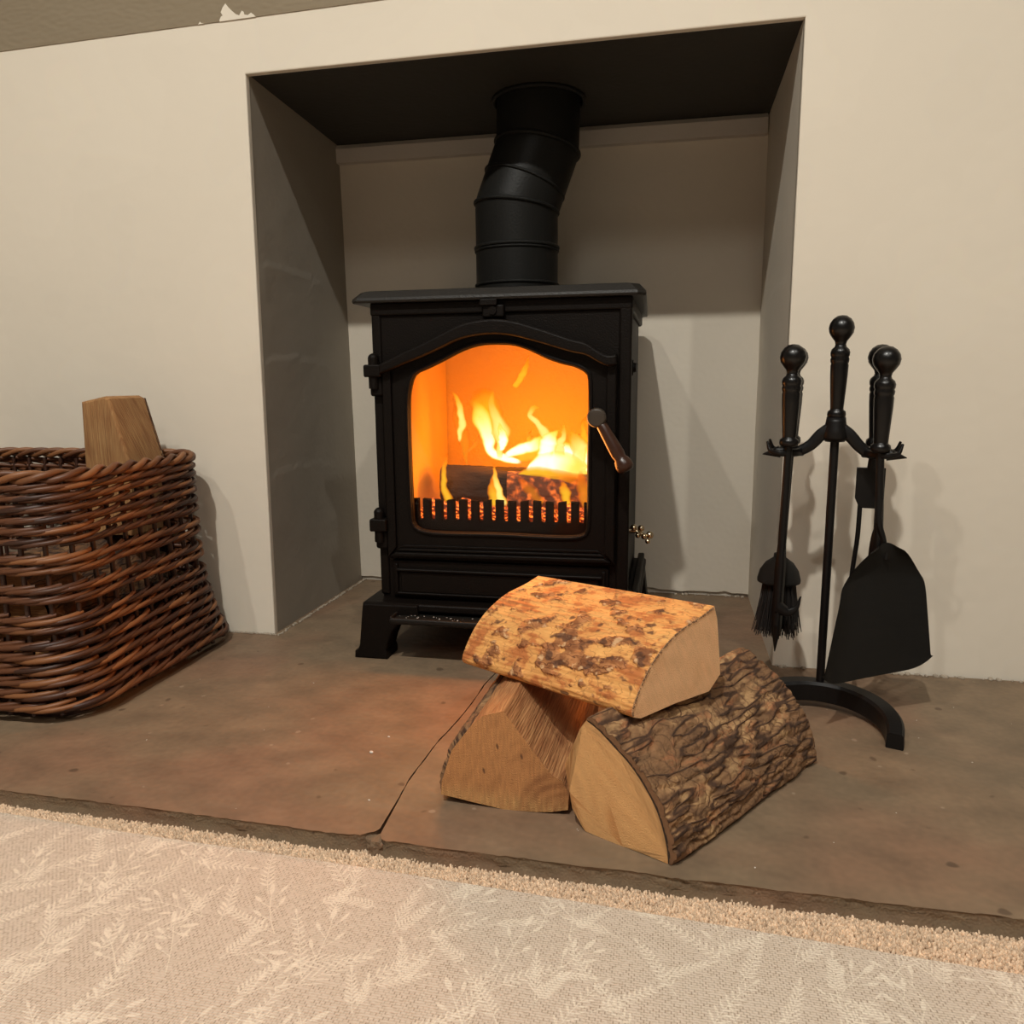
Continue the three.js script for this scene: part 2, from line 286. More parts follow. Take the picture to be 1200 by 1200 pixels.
// carpet: a backing with tufts standing on the strip that shows between hearth and rug
M.carpet = std({ color: lin(0.72, 0.58, 0.42), roughness: 1, bumpMap: tiled(castBump, 0.03, 0.03), bumpScale: 0.003 });
{
  const floor = structure('floor');
  mesh('carpet_backing', planarUV(box(-2.1, 3.1, -0.1, -0.0235, -0.02, 4.3), (x, y, z) => [x, z]), M.carpet, floor);
  const g = lathe([[0.0006, 0], [0.0013, 0.002], [0.0015, 0.0045], [0.0009, 0.0064], [0, 0.0069]], 5);
  const list = [], r = mulberry(21);
  for (let x = -0.4; x < 1.6; x += 0.0019) for (let z = 0.5485; z < 0.617; z += 0.0019) {
    const f = 0.5475 + (x > 0.3 ? 0.012 * sst(0.1, 0.6, x) : 0) ; if (z < f || z > 0.597 + 0.045 * (x - 0.15)) continue;
    list.push([x + 0.0014 * (r() - 0.5), z + 0.0014 * (r() - 0.5)]);
  }
  const im = new THREE.InstancedMesh(g, std({ color: lin(1, 1, 1), roughness: 1, side: THREE.DoubleSide }), list.length); im.name = 'carpet_pile'; im.userData.kind = 'stuff';
  const m = new THREE.Matrix4(), q = new THREE.Quaternion(), e = new THREE.Euler(), c = new THREE.Color();
  list.forEach(([x, z], i) => { e.set(0.5 * (r() - 0.5) + 0.25, r() * 6.28, 0.6 * (r() - 0.5)); const s = 0.75 + 0.35 * r(); m.compose(V(x, -0.0236, z), q.setFromEuler(e), V(s, s * (0.9 + 0.25 * r()), s)); im.setMatrixAt(i, m); const k = 0.74 + 0.44 * r(); im.setColorAt(i, c.setRGB(0.82 * k, 0.62 * k, 0.44 * k)); });
  im.castShadow = im.receiveShadow = true; floor.add(im);
}
// rug: flat woven, with a printed pattern of leafy sprigs
{
  const Wm = 1.0, Hm = 0.5, S = 2048, SH = 1024, cv = document.createElement('canvas'); cv.width = S; cv.height = SH;
  const c = cv.getContext('2d'), r = mulberry(77), px = S / Wm;
  c.fillStyle = '#d3c0ad'; c.fillRect(0, 0, S, SH);
  // woven rows: short darker dashes between the weft
  for (let y = 0; y < SH; y += 5) for (let x = 0; x < S; x += 9) { const o = (Math.floor(y / 5) % 2) * 4.5; const t = r(); c.fillStyle = t < 0.1 ? 'rgba(160,140,119,0.6)' : t < 0.4 ? 'rgba(194,176,156,0.6)' : 'rgba(222,210,196,0.45)'; c.fillRect(x + o, y, 6.5, 1.6); }
  for (let x = 0; x < S; x += 9) for (let y = 0; y < SH; y += 5) if (r() < 0.72) { c.fillStyle = r() < 0.35 ? 'rgba(138,118,98,0.75)' : 'rgba(166,146,126,0.6)'; c.fillRect(x + (Math.floor(y / 5) % 2) * 4.5, y, 1.5, 5); }
  const ink = (a) => `rgba(238,224,203,${a * 0.8})`;
  function leaf(x, y, a, l, w) { c.save(); c.translate(x, y); c.rotate(a); c.beginPath(); c.moveTo(0, 0); c.quadraticCurveTo(l * 0.45, -w, l, 0); c.quadraticCurveTo(l * 0.45, w, 0, 0); c.fillStyle = ink(0.92); c.fill(); c.restore(); }
  function sprig(x, y, a, L, kind) {
    const bend = (r() - 0.5) * 0.9, n = kind === 3 ? 5 : kind === 2 ? 11 : 8; c.strokeStyle = ink(0.9); c.lineWidth = 1.6; c.beginPath(); let px_ = x, py_ = y; c.moveTo(x, y);
    const P = []; for (let i = 0; i <= n; i++) { const aa = a + bend * i / n; P.push([px_, py_, aa]); px_ += Math.cos(aa) * L / n; py_ += Math.sin(aa) * L / n; c.lineTo(px_, py_); } c.stroke();
    P.forEach(([X, Y, A], i) => {
      if (i < 2) return; const s = 1 - 0.55 * i / n;
      if (kind === 0) for (const d of [-1, 1]) leaf(X, Y, A + d * 0.75, L * 0.19 * s + 7, 3.6 * s + 1.6);
      else if (kind === 1) for (const d of [-1, 1]) leaf(X, Y, A + d * 0.5, L * 0.3 * s + 5, 3.2);
      else if (kind === 2) for (const d of [-1, 1]) leaf(X, Y, A + d * 0.9, 13 * s + 7, 4.2);
      else { const d = i % 2 ? 1 : -1, ex = X + Math.cos(A + d * 0.7) * 24, ey = Y + Math.sin(A + d * 0.7) * 24; c.beginPath(); c.moveTo(X, Y); c.lineTo(ex, ey); c.stroke(); leaf(ex, ey, A + d * 0.5, 27, 7.5); }
    });
    leaf(px_, py_, a + bend, kind === 3 ? 36 : 22, kind === 3 ? 10 : 5);
  }
  for (let gy = -1; gy < 13; gy++) for (let gx = -1; gx < 24; gx++) { const x = gx * 90 + 80 * r(), y = gy * 84 + 70 * r(), a = -1.57 + (r() - 0.5) * 2.6, L = 70 + 75 * r(); const k = Math.floor(r() * 4); for (const ox of [0]) sprig(x, y, a, L, k); if (r() < 0.45) sprig(x, y, a + 0.6, L * 0.8, (k + 1) % 4); }
  for (let i = 0; i < 15000; i++) { const t = r() < 0.5; c.fillStyle = t ? 'rgba(150,132,112,0.25)' : 'rgba(245,236,222,0.22)'; c.fillRect(r() * S, r() * SH, 3 + 3 * r(), 1.3); }
  const tex = new THREE.CanvasTexture(cv); tex.colorSpace = THREE.SRGBColorSpace; tex.wrapS = tex.wrapT = THREE.RepeatWrapping;
  tex.repeat.set(1 / Wm, 1 / Hm);
  const weave = greyTex(256, 256, (u, v) => { const row = Math.floor(v * 32), fx = (u * 16 + (row % 2) * 0.5) % 1, fy = (v * 32) % 1; return 0.25 + 0.75 * Math.pow(Math.sin(Math.PI * fx), 0.4) * Math.pow(Math.sin(Math.PI * fy), 0.6); });
  const t = thing('rug', 'pale beige flat-woven rug printed with cream leafy sprigs in front of the hearth', 'rug');
  const pts = [[-1.0, 0.534], [0.144, 0.584], [0.293, 0.5875], [0.432, 0.593], [0.559, 0.5985], [0.676, 0.605], [0.784, 0.611], [0.883, 0.6165], [2.0, 0.672], [2.0, 2.1], [-1.0, 2.1]];
  const g = new THREE.ExtrudeGeometry(shapeOf(pts.map(([x, z]) => [x, -z]).reverse()), { depth: 0.003, bevelEnabled: true, bevelSize: 0.002, bevelThickness: 0.0015, bevelSegments: 3 }).rotateX(-Math.PI / 2).translate(0, -0.0195, 0);
  mesh('woven_panel', planarUV(g, (x, y, z) => [x, -z]), std({ map: tex, roughness: 0.95, bumpMap: tiled(weave, 0.07, 0.078), bumpScale: 0.0008 }), t);
}
// ---------------------------------------------------------------- wood stove
const stove = thing('wood_stove', 'black cast-iron wood stove with an arched glass door, standing inside the recess', 'stove');
const metalUV = (g) => planarUV(g, (x, y, z) => [x + z * 0.37, y + z * 0.51]);
const ORB = 0.428;                              // middle of the stove
{
  // body: front casting with rounded edges and two openings, plus side, back, top and bottom plates
  const front = slabXY([[0.225, 0.088], [0.6305, 0.088], [0.6305, 0.572], [0.225, 0.572]], 0.018, 0.047, 0.005, [[[0.268, 0.19], [0.268, 0.455], [0.33, 0.492], [0.43, 0.522], [0.52, 0.492], [0.588, 0.46], [0.588, 0.19]]]);
  const body = mesh('body', metalUV(merge([front,
    box(0.229, 0.243, 0.088, 0.572, -0.315, 0.02, 0.004), box(0.6125, 0.6265, 0.088, 0.572, -0.315, 0.02, 0.004), box(0.235, 0.62, 0.088, 0.572, -0.325, -0.31, 0.004),
    box(0.235, 0.62, 0.562, 0.573, -0.315, 0.02), box(0.235, 0.62, 0.088, 0.1, -0.315, 0.03),
    // slim raised posts at the front corners and a band under the hotplate
    box(0.6135, 0.6325, 0.1, 0.566, 0.03, 0.0515, 0.004), box(0.2235, 0.2395, 0.1, 0.566, 0.03, 0.0505, 0.004), box(0.2225, 0.633, 0.553, 0.574, -0.32, 0.052, 0.004)])), M.iron, stove);
  mesh('bolt', metalUV(merge([cyl([0.6265, 0.47, -0.03], [0.636, 0.47, -0.03], 0.009, 0.007), cyl([0.6265, 0.47, -0.03], [0.6315, 0.47, -0.03], 0.012)])), M.iron, body);
  // top plate: chamfered upper edge, a little narrower at the back
  const prof = [[0.0, 0.5725], [0.0035, 0.573], [0.005, 0.576], [0.004, 0.580], [-0.006, 0.5905], [-0.012, 0.592]];
  const ring = (o) => { const c = 0.012, L = 0.198 - o * -1 - 0, R = 0.6475 + o, B = -0.352 - o, F = 0.058 + o; return [[0.198 - o, F - c], [0.198 - o + c, F], [R - c, F], [R, F - c], [R - 0.010, B + c], [R - 0.010 - c, B], [0.206 - o + c, B], [0.206 - o, B + c]]; };
  const P = [], I = []; const n = 8;
  prof.forEach(([o, y]) => ring(o).forEach(([x, z]) => P.push(x, y, z)));
  for (let k = 0; k < prof.length - 1; k++) for (let i = 0; i < n; i++) { const a = k * n + i, b = k * n + (i + 1) % n; I.push(a, b, b + n, a, b + n, a + n); }
  for (let i = 1; i < n - 1; i++) { I.push(0, i + 1, i); const t = (prof.length - 1) * n; I.push(t, t + i, t + i + 1); }
  const g = new THREE.BufferGeometry(); g.setAttribute('position', new THREE.Float32BufferAttribute(P, 3)); g.setIndex(I);
  mesh('top_plate', metalUV(facet(g)), M.ironTop, stove);
  mesh('door_latch', metalUV(merge([box(0.404, 0.431, 0.563, 0.5735, 0.046, 0.066, 0.002), box(0.407, 0.441, 0.546, 0.565, 0.046, 0.061, 0.003), cyl([0.424, 0.556, 0.06], [0.424, 0.556, 0.0645], 0.006)])), M.iron, stove);
}
{ // legs: tapered, splayed at the foot with a flange
  const L = [[0.205, 0.0945], [0.203, 0.08], [0.1965, 0.022], [0.1935, 0.0145], [0.188, 0.0115], [0.187, 0.0], [0.2445, 0.0], [0.2445, 0.0115], [0.2425, 0.016], [0.2465, 0.030], [0.2545, 0.048], [0.2655, 0.061], [0.281, 0.0685], [0.30, 0.071], [0.30, 0.0945]];
  for (const [mx, z0] of [[0, 0.036], [1, 0.036], [0, -0.30], [1, -0.30]]) {
    const pts = mx ? L.map(([x, y]) => [0.852 - x, y]).reverse() : L;
    mesh('leg', metalUV(slabXY(pts.slice().reverse(), z0, z0 + 0.052, 0.003)), M.iron, stove);
  }
  // base ledge that the legs carry, with an ash lip at the front
  mesh('base_ledge', metalUV(merge([box(0.203, 0.650, 0.082, 0.0955, -0.315, 0.084, 0.004), box(0.635, 0.647, 0.09, 0.112, -0.29, 0.0, 0.003)])), M.iron, stove);
  const lip = mesh('ash_lip', metalUV(merge([box(0.262, 0.596, 0.071, 0.0775, 0.05, 0.118, 0.003), box(0.262, 0.596, 0.073, 0.0815, 0.112, 0.119, 0.003), box(0.262, 0.266, 0.073, 0.083, 0.06, 0.116, 0.0015), box(0.592, 0.596, 0.073, 0.083, 0.06, 0.116, 0.0015)])), M.dustBlack, stove);
  const r = mulberry(5), sp = [];
  for (let i = 0; i < 80; i++) { const s = 0.0006 + 0.0022 * r() * r(), g = new THREE.IcosahedronGeometry(s, 1); g.scale(1, 0.55, 0.8); sp.push(g.translate(0.27 + 0.32 * r(), 0.0785 + s * 0.2, 0.088 + 0.022 * r())); }
  mesh('ash_specks', merge(sp), std({ color: lin(0.30, 0.28, 0.26), roughness: 0.9 }), lip).userData.kind = 'stuff';
}
{ // ash-pit door: a flat panel with raised beads
  const a = mesh('ash_door', metalUV(merge([box(0.247, 0.603, 0.1, 0.1615, 0.046, 0.055, 0.003), box(0.262, 0.588, 0.108, 0.143, 0.053, 0.0585, 0.002), box(0.256, 0.594, 0.1435, 0.149, 0.053, 0.0635, 0.0024), box(0.256, 0.594, 0.1045, 0.1085, 0.053, 0.0615, 0.0018), box(0.252, 0.2575, 0.105, 0.156, 0.053, 0.060, 0.002), box(0.5925, 0.598, 0.105, 0.156, 0.053, 0.060, 0.002)])), M.iron, stove);
  a.name = 'ash_door';
}
const glassPts = smooth([[0.2865, 0.243], [0.2855, 0.407], [0.288, 0.437], [0.297, 0.461], [0.317, 0.4705], [0.342, 0.4815], [0.374, 0.4965], [0.402, 0.5045], [0.43, 0.5055], [0.455, 0.5035], [0.477, 0.4965], [0.507, 0.4825], [0.531, 0.4745], [0.55, 0.4695], [0.5665, 0.459], [0.5685, 0.445], [0.568, 0.33], [0.5675, 0.232], [0.5655, 0.2185], [0.557, 0.2135], [0.43, 0.2125], [0.302, 0.2145], [0.2905, 0.221], [0.287, 0.230]], 130, true).map((p) => [p[0], p[1]]);
{
  const outer = smooth([[0.243, 0.478], [0.259, 0.4845], [0.284, 0.496], [0.311, 0.507], [0.343, 0.5215], [0.373, 0.535], [0.404, 0.5415], [0.432, 0.5425], [0.458, 0.539], [0.5, 0.5265], [0.545, 0.511], [0.567, 0.505], [0.585, 0.4935], [0.6, 0.4865], [0.612, 0.488]], 60).map((p) => [p[0], p[1]]);
  const plate = [...outer, [0.612, 0.1675], [0.241, 0.1645]];
  const scaleTo = (pts, k, cx = 0.428, cy = 0.345) => pts.map(([x, y]) => [cx + (x - cx) * k, cy + (y - cy) * k]);
  const offset = (pts, d) => { const n = pts.length, out = []; for (let i = 0; i < n; i++) { const a = pts[(i + n - 2) % n], b = pts[(i + 2) % n], tx = b[0] - a[0], ty = b[1] - a[1], l = Math.hypot(tx, ty); out.push([pts[i][0] + ty / l * -d, pts[i][1] - tx / l * -d]); } return out; };
  // glassPts runs clockwise: positive offset grows it
  const rimIn = offset(glassPts, 0.022), bead = offset(glassPts, 0.007);
  const holeOf = (p) => p.slice().reverse();
  const arch = outer, archLow = outer.map(([x, y], i) => [x, y - 0.015 - 0.007 * Math.sin(Math.PI * i / (outer.length - 1))]);
  const hood = [...arch, ...archLow.slice().reverse()];
  const parts = [
    slabXY(plate.slice().reverse(), 0.047, 0.057, 0.002, [holeOf(glassPts)]),
    slabXY(hood.slice().reverse(), 0.055, 0.0755, 0.0035, [], 3),                                                    // the ogee hood over the window
    slabXY([[0.243, 0.1665], [0.2575, 0.184], [0.2575, 0.471], [0.243, 0.472]].reverse().reverse(), 0.055, 0.063, 0.002),
    slabXY([[0.5965, 0.186], [0.611, 0.1695], [0.611, 0.478], [0.5965, 0.478]], 0.055, 0.063, 0.002),
    slabXY([[0.246, 0.170], [0.606, 0.172], [0.596, 0.1785], [0.257, 0.1765]], 0.055, 0.0655, 0.002),
    slabXY([[0.257, 0.178], [0.596, 0.180], [0.590, 0.1845], [0.264, 0.1825]], 0.055, 0.0615, 0.0015),
    slabXY([[0.262, 0.184], [0.591, 0.186], [0.586, 0.190], [0.269, 0.188]], 0.055, 0.0595, 0.001),
    slabXY(bead.slice().reverse(), 0.055, 0.0605, 0.0018, [holeOf(offset(glassPts, 0.0015))]),
  ];
  const door = mesh('door', metalUV(merge(parts)), M.iron, stove);
  mesh('glass_pane', planarUV(new THREE.ShapeGeometry(shapeOf(offset(glassPts, 0.003).slice().reverse())).translate(0, 0, 0.0485), (x, y) => [x, y]), M.glass, door);
  for (const [y0, y1] of [[0.4585, 0.478], [0.2105, 0.2315]]) {
    mesh('hinge', metalUV(merge([box(0.2155, 0.2445, y0, y1, 0.044, 0.072, 0.003), cyl([0.229, y0 - 0.018, 0.06], [0.229, y1 + 0.008, 0.06], 0.0085), new THREE.SphereGeometry(0.0088, 14, 10).translate(0.229, y1 + 0.009, 0.06), box(0.222, 0.243, y0 - 0.03, y0, 0.044, 0.062, 0.004)])), M.iron, door);
  }
  // handle: round boss on the door edge and a turned wooden grip hanging to the right
  const knob = mesh('handle_boss', metalUV(merge([cyl([0.5855, 0.3965, 0.057], [0.5855, 0.3965, 0.092], 0.0085), lathe([[0, 0.007], [0.011, 0.007], [0.0142, 0.0045], [0.0145, -0.003], [0.011, -0.0065], [0, -0.0065]], 28).rotateX(Math.PI / 2).translate(0.5855, 0.3965, 0.094)])), M.knob, door);
  const grip = lathe([[0, -0.004], [0.0062, -0.004], [0.0082, 0.0], [0.0088, 0.012], [0.0098, 0.032], [0.0104, 0.047], [0.0088, 0.054], [0.0112, 0.0575], [0.0132, 0.0645], [0.0128, 0.071], [0.0095, 0.0755], [0, 0.0765]], 28);
  const dir = V(0.0425, -0.073, 0.008).normalize();
  grip.applyQuaternion(new THREE.Quaternion().setFromUnitVectors(V(0, 1, 0), dir)).translate(0.5935, 0.3845, 0.0925);
  mesh('handle_grip', grip, M.handleWood, door);
  mesh('handle_rod', metalUV(cyl([0.5855, 0.3965, 0.092], [0.596, 0.379, 0.0935], 0.0055)), M.knob, door);
}
{ // brass air-control spindle sticking out of the right-hand side
  const b = [cyl([0.626, 0.210, -0.01], [0.64, 0.210, -0.01], 0.0045), cyl([0.64, 0.210, -0.01], [0.656, 0.2025, -0.006], 0.0035)];
  for (const [x, y, z, r] of [[0.6375, 0.2155, -0.006, 0.0055], [0.6495, 0.2155, -0.002, 0.0055], [0.6635, 0.2045, -0.004, 0.0062], [0.6545, 0.203, 0.0, 0.005], [0.6605, 0.1945, -0.002, 0.0042], [0.6445, 0.2035, -0.004, 0.0045]]) b.push(new THREE.SphereGeometry(r, 16, 12).translate(x, y, z));
  mesh('air_control', merge(b), M.brass, stove);
}
{ // firebox: bricks, baffle, slotted log guard
  const brick = (x0, x1, y0, y1, z0, z1) => mesh('firebrick', planarUV(box(x0, x1, y0, y1, z0, z1, 0.002), (x, y, z) => [x + z, y + z * 0.3]), M.firebrick, stove);
  brick(0.2445, 0.2655, 0.155, 0.535, -0.22, 0.014); brick(0.5905, 0.6115, 0.155, 0.535, -0.22, 0.014);
  brick(0.2445, 0.6115, 0.155, 0.53, -0.245, -0.222);
  const sl = box(0.2445, 0.6115, 0.536, 0.556, -0.22, 0.0, 0.002); mesh('baffle', planarUV(sl, (x, y, z) => [x, z]), M.firebrick, stove);
  mesh('fire_grate', metalUV(box(0.2445, 0.6115, 0.148, 0.16, -0.22, 0.014, 0.002)), M.guard, stove);
  // guard: fourteen teeth, slots open at the top
  const pts = [], x0 = 0.268, x1 = 0.588, pitch = 0.0205, sw = 0.0040; let s = 0;
  pts.push([x0, 0.165], [x1, 0.165], [x1, 0.2595]);
  for (let x = x1 - 0.011; x > x0 + 0.008; x -= pitch) { const t = 0.0022 * ((s++ * 7) % 3 - 1) * 0.5; pts.push([x + sw, 0.2595 + t], [x + sw, 0.229], [x + sw * 0.6, 0.2255], [x - sw * 0.6, 0.2255], [x - sw, 0.229], [x - sw, 0.2595 + t]); }
  pts.push([x0, 0.2595]);
  mesh('log_guard', metalUV(slabXY(pts, 0.018, 0.03, 0.0008)), M.guard, stove);
}

// ---------------------------------------------------------------- stove pipe with an offset bend
{
  const t = thing('stove_pipe', 'black round stove pipe with an offset bend rising from the stove top', 'pipe');
  const A = [0.409, 0.592, -0.205], B = [0.409, 0.757, -0.205], C = [0.4445, 0.862, -0.222], Dp = [0.4465, 0.944, -0.226], R = 0.0745;
  const seg = (a, b, r0, r1 = r0) => planarUV(cyl(a, b, r0, r1, 48), (x, y, z) => [Math.atan2(x - 0.42, z + 0.21) * 0.08, y]);
  const ringAt = (p, dir, rr, th) => { const g = new THREE.TorusGeometry(rr, th, 10, 56).applyQuaternion(new THREE.Quaternion().setFromUnitVectors(V(0, 0, 1), V(...dir).normalize())); return g.translate(...p); };
  const p1 = mesh('pipe_section', seg(A, B, R), M.flue, t);
  mesh('seam_ring', ringAt([0.409, 0.6, -0.205], [0, 1, 0], R + 0.001, 0.005), M.flue, p1);
  mesh('seam_ring', ringAt([0.409, 0.6235, -0.205], [0, 1, 0], R + 0.0002, 0.0028), M.flue, p1);
  mesh('seam_ring', ringAt([0.409, 0.6885, -0.205], [0, 1, 0], R, 0.0035), M.flue, p1);
  mesh('seam_ring', ringAt([0.409, 0.683, -0.205], [0, 1, 0], R, 0.0025), M.flue, p1);
  const p2 = mesh('bend_section', merge([seg(B, C, R), new THREE.SphereGeometry(R, 40, 24).translate(...B), new THREE.SphereGeometry(R, 40, 24).translate(...C)]), M.flue, t);
  mesh('seam_ring', ringAt([0.409, 0.758, -0.205], [0.12, 1, -0.05], R + 0.0005, 0.0034), M.flue, p2);
  mesh('seam_ring', ringAt([0.423, 0.80, -0.211], [0.34, 1, -0.15], R - 0.0005, 0.0026), M.flue, p2);
  mesh('seam_ring', ringAt(C, [0.16, 1, -0.1], R + 0.0008, 0.004), M.flue, p2);
  const p3 = mesh('pipe_section', seg(C, Dp, R), M.flue, t);
  mesh('ceiling_collar', ringAt([0.4465, 0.942, -0.226], [0, 1, 0], R + 0.006, 0.004), M.flue, p3);
}

// ---------------------------------------------------------------- logs: shared maker
function resample(pts, step) { const out = []; for (let i = 0; i < pts.length - 1; i++) { const a = pts[i], b = pts[i + 1], n = Math.max(1, Math.round(Math.hypot(b[0] - a[0], b[1] - a[1]) / step)); for (let k = 0; k < n; k++) out.push([lerp(a[0], b[0], k / n), lerp(a[1], b[1], k / n)]); } out.push(pts[pts.length - 1]); return out; }
// face frame: O origin, s direction along the sawn face, y up, axis along the log
function logPart(name, parent, line, O, s, ax, len, n, disp, mat, uvK = 1) {
  let acc = 0; const L = line.map((p, i) => { if (i) acc += Math.hypot(p[0] - line[i - 1][0], p[1] - line[i - 1][1]); return acc; });
  const nor = line.map((p, i) => { const a = line[Math.max(0, i - 2)], b = line[Math.min(line.length - 1, i + 2)], l = Math.hypot(b[0] - a[0], b[1] - a[1]) || 1; return [(b[1] - a[1]) / l, -(b[0] - a[0]) / l]; });
  const m = line.length - 1;
  const g = gridGeo(m, n, (u, v) => { const i = Math.round(u * m), d = disp(L[i], v * len, u, v), q = [line[i][0] + nor[i][0] * d, line[i][1] + nor[i][1] * d]; return [O[0] + s[0] * q[0] + ax[0] * v * len, O[1] + q[1] + ax[1] * v * len, O[2] + s[1] * q[0] + ax[2] * v * len]; }, (u, v) => [v * len * uvK, L[Math.round(u * m)] * uvK]);
  return mesh(name, g, mat, parent);
}
function endCap(name, parent, poly, O, s, ax, t, mat, back) {
  const g = new THREE.ShapeGeometry(shapeOf(poly)), p = g.attributes.position, uv = g.attributes.uv;
  for (let i = 0; i < p.count; i++) { const a = p.getX(i), b = p.getY(i); uv.setXY(i, a, b); p.setXYZ(i, O[0] + s[0] * a + ax[0] * t, O[1] + b + ax[1] * t, O[2] + s[1] * a + ax[2] * t); }
  const q = back ? flip(g) : facet(g); return mesh(name, q, mat, parent);
}
function grainTex(pith, base, dark, ring, seed, streak) {        // sawn end: growth rings round the pith, saw marks, over 0.16 x 0.16 m
  return dataTex(512, 512, (u, v) => {
    const x = u * 0.16 - 0.03, y = v * 0.16 - 0.012, dx = x - pith[0], dy = y - pith[1], a = Math.atan2(dy, dx);
    const d = Math.hypot(dx, dy) + 0.002 * fbm(x * 40, y * 40, seed, 3);
    const rr = 0.5 + 0.5 * Math.sin(d * ring), heart = sst(0.062, 0.05, d + 0.006 * N(a * 2, seed, 1));
    let c = mix3(base, dark, 0.10 * rr + 0.42 * heart + 0.25 * sst(0.0, 0.4, fbm(x * 26, y * 26, seed + 4, 4)));
    const saw = N((x * 0.9 + y * 0.5) * 260, (y * 0.9 - x * 0.5) * 24, seed + 9), fine = N(x * 900, y * 900, seed + 2);
    const k = 1 + 0.07 * saw * streak + 0.05 * fine + 0.05 * fbm(x * 60, y * 60, seed + 7, 3); return c.map((q) => q * k);
  });
}
function endMat(tex, seed) { const t = tex.clone(); t.repeat.set(1 / 0.16, 1 / 0.16); t.offset.set(0.03 / 0.16, 0.012 / 0.16); t.needsUpdate = true; const b = tiled(endBump, 0.05, 0.05); return std({ map: t, bumpMap: b, bumpScale: 0.0009, roughness: 0.85 }); }
const endBump = greyTex(256, 256, tile((u, v) => 0.5 + 0.4 * N(u * 46, v * 46, 31) + 0.3 * N((u + v) * 60, (u - v) * 10, 3), 0.15));
const splitTex = dataTex(512, 512, (u, v) => { const f = tile((a, b) => N(a * 3 + 0.4 * N(a * 2, b * 6, 2), b * 60, 12) * 0.6 + N(a * 8, b * 150, 17) * 0.4, 0.15)(u, v), w = tile((a, b) => fbm(a * 4, b * 8, 55, 3), 0.2)(u, v); return mix3([198, 146, 95], [146, 90, 52], clamp(0.4 + 0.8 * f + 0.6 * w)); });
const splitBump = greyTex(512, 512, tile((u, v) => 0.5 + 0.35 * N(u * 3, v * 50, 12) + 0.25 * N(u * 8, v * 140, 17), 0.15));
M.split = std({ map: tiled(splitTex, 0.16, 0.11), bumpMap: tiled(splitBump, 0.16, 0.11), bumpScale: 0.002, roughness: 0.85 });
const noDisp = (a, b) => 0.0012 * N(a * 120, b * 12, 2) + 0.0008 * N(a * 300, b * 30, 5);
const ends0 = (fn) => (a, b, u, v) => fn(a, b) * sst(0, 0.012, v) * sst(0, 0.012, 1 - v) * sst(0, 0.03, u) * sst(0, 0.03, 1 - u);

// deep fissured bark
function barkAt(a, l) {                          // long wandering fissures, short cross cracks, lumpy plates between
  const wl = l + 0.012 * N(l * 30, a * 60, 3), wa = a + 0.006 * N(l * 22, a * 30, 9);
  const r1 = Math.abs(fbm(wa * 62, wl * 11, 3, 3)) * 1.7, r2 = Math.abs(N(wa * 46, wl * 62, 21)) * 1.2, r3 = Math.abs(fbm(wa * 150, wl * 60, 33, 2)) * 1.6;
  const c1 = sst(0, 0.15, r1), c2 = sst(0, 0.10, r2), c3 = sst(0, 0.2, r3), ridge = c1 * (0.55 + 0.45 * c2);
  const id = 0.5 + 0.9 * N(wa * 70, wl * 36, 50), id2 = 0.5 + 0.8 * N(wa * 150, wl * 110, 70);
  return [ridge * (0.55 + 0.25 * clamp(r1 * 1.5)) + 0.14 * c3 * ridge + 0.10 * id + 0.2 * fbm(a * 120, l * 100, 3, 3), ridge, id, id2, c3];
}
const BW = 0.34, BA = 0.24;
const barkMap = dataTex(1100, 780, (u, v) => {
  const l = u * BW, a = v * BA, [h, ridge, id, id2, fine] = barkAt(a, l), n = fbm(a * 70, l * 50, 40, 4), big = fbm(a * 18, l * 12, 46, 3);
  let c = mix3([88, 60, 40], [143, 106, 72], clamp(0.1 + 0.95 * h));
  c = mix3(c, [190, 152, 106], clamp(sst(0.55, 0.9, h + 0.6 * n) * sst(-0.15, 0.2, big + 0.3 * (id2 - 0.5)) * 0.8));
  c = mix3(c, [160, 98, 62], sst(0.6, 0.9, id) * 0.5 * fine);
  c = mix3(c, [60, 40, 27], (1 - sst(0.05, 0.5, ridge)) * 0.6);
  const k = 0.93 + 0.25 * n; return c.map((q) => q * k);
});
const barkBump = greyTex(1100, 780, (u, v) => { const q = barkAt(v * BA, u * BW); return clamp(0.15 + 0.75 * q[0] + 0.25 * fbm(v * 90, u * 110, 4, 3)); });
M.bark = std({ map: tiled(barkMap, BW, BA), bumpMap: tiled(barkBump, BW, BA), bumpScale: 0.0022, roughness: 0.92 });
M.innerBark = std({ color: lin(0.30, 0.145, 0.065), roughness: 0.95, bumpMap: tiled(endBump, 0.02, 0.02), bumpScale: 0.002 });
M.innerBarkDark = std({ color: lin(0.08, 0.045, 0.028), roughness: 0.95, bumpMap: tiled(endBump, 0.02, 0.02), bumpScale: 0.002 });

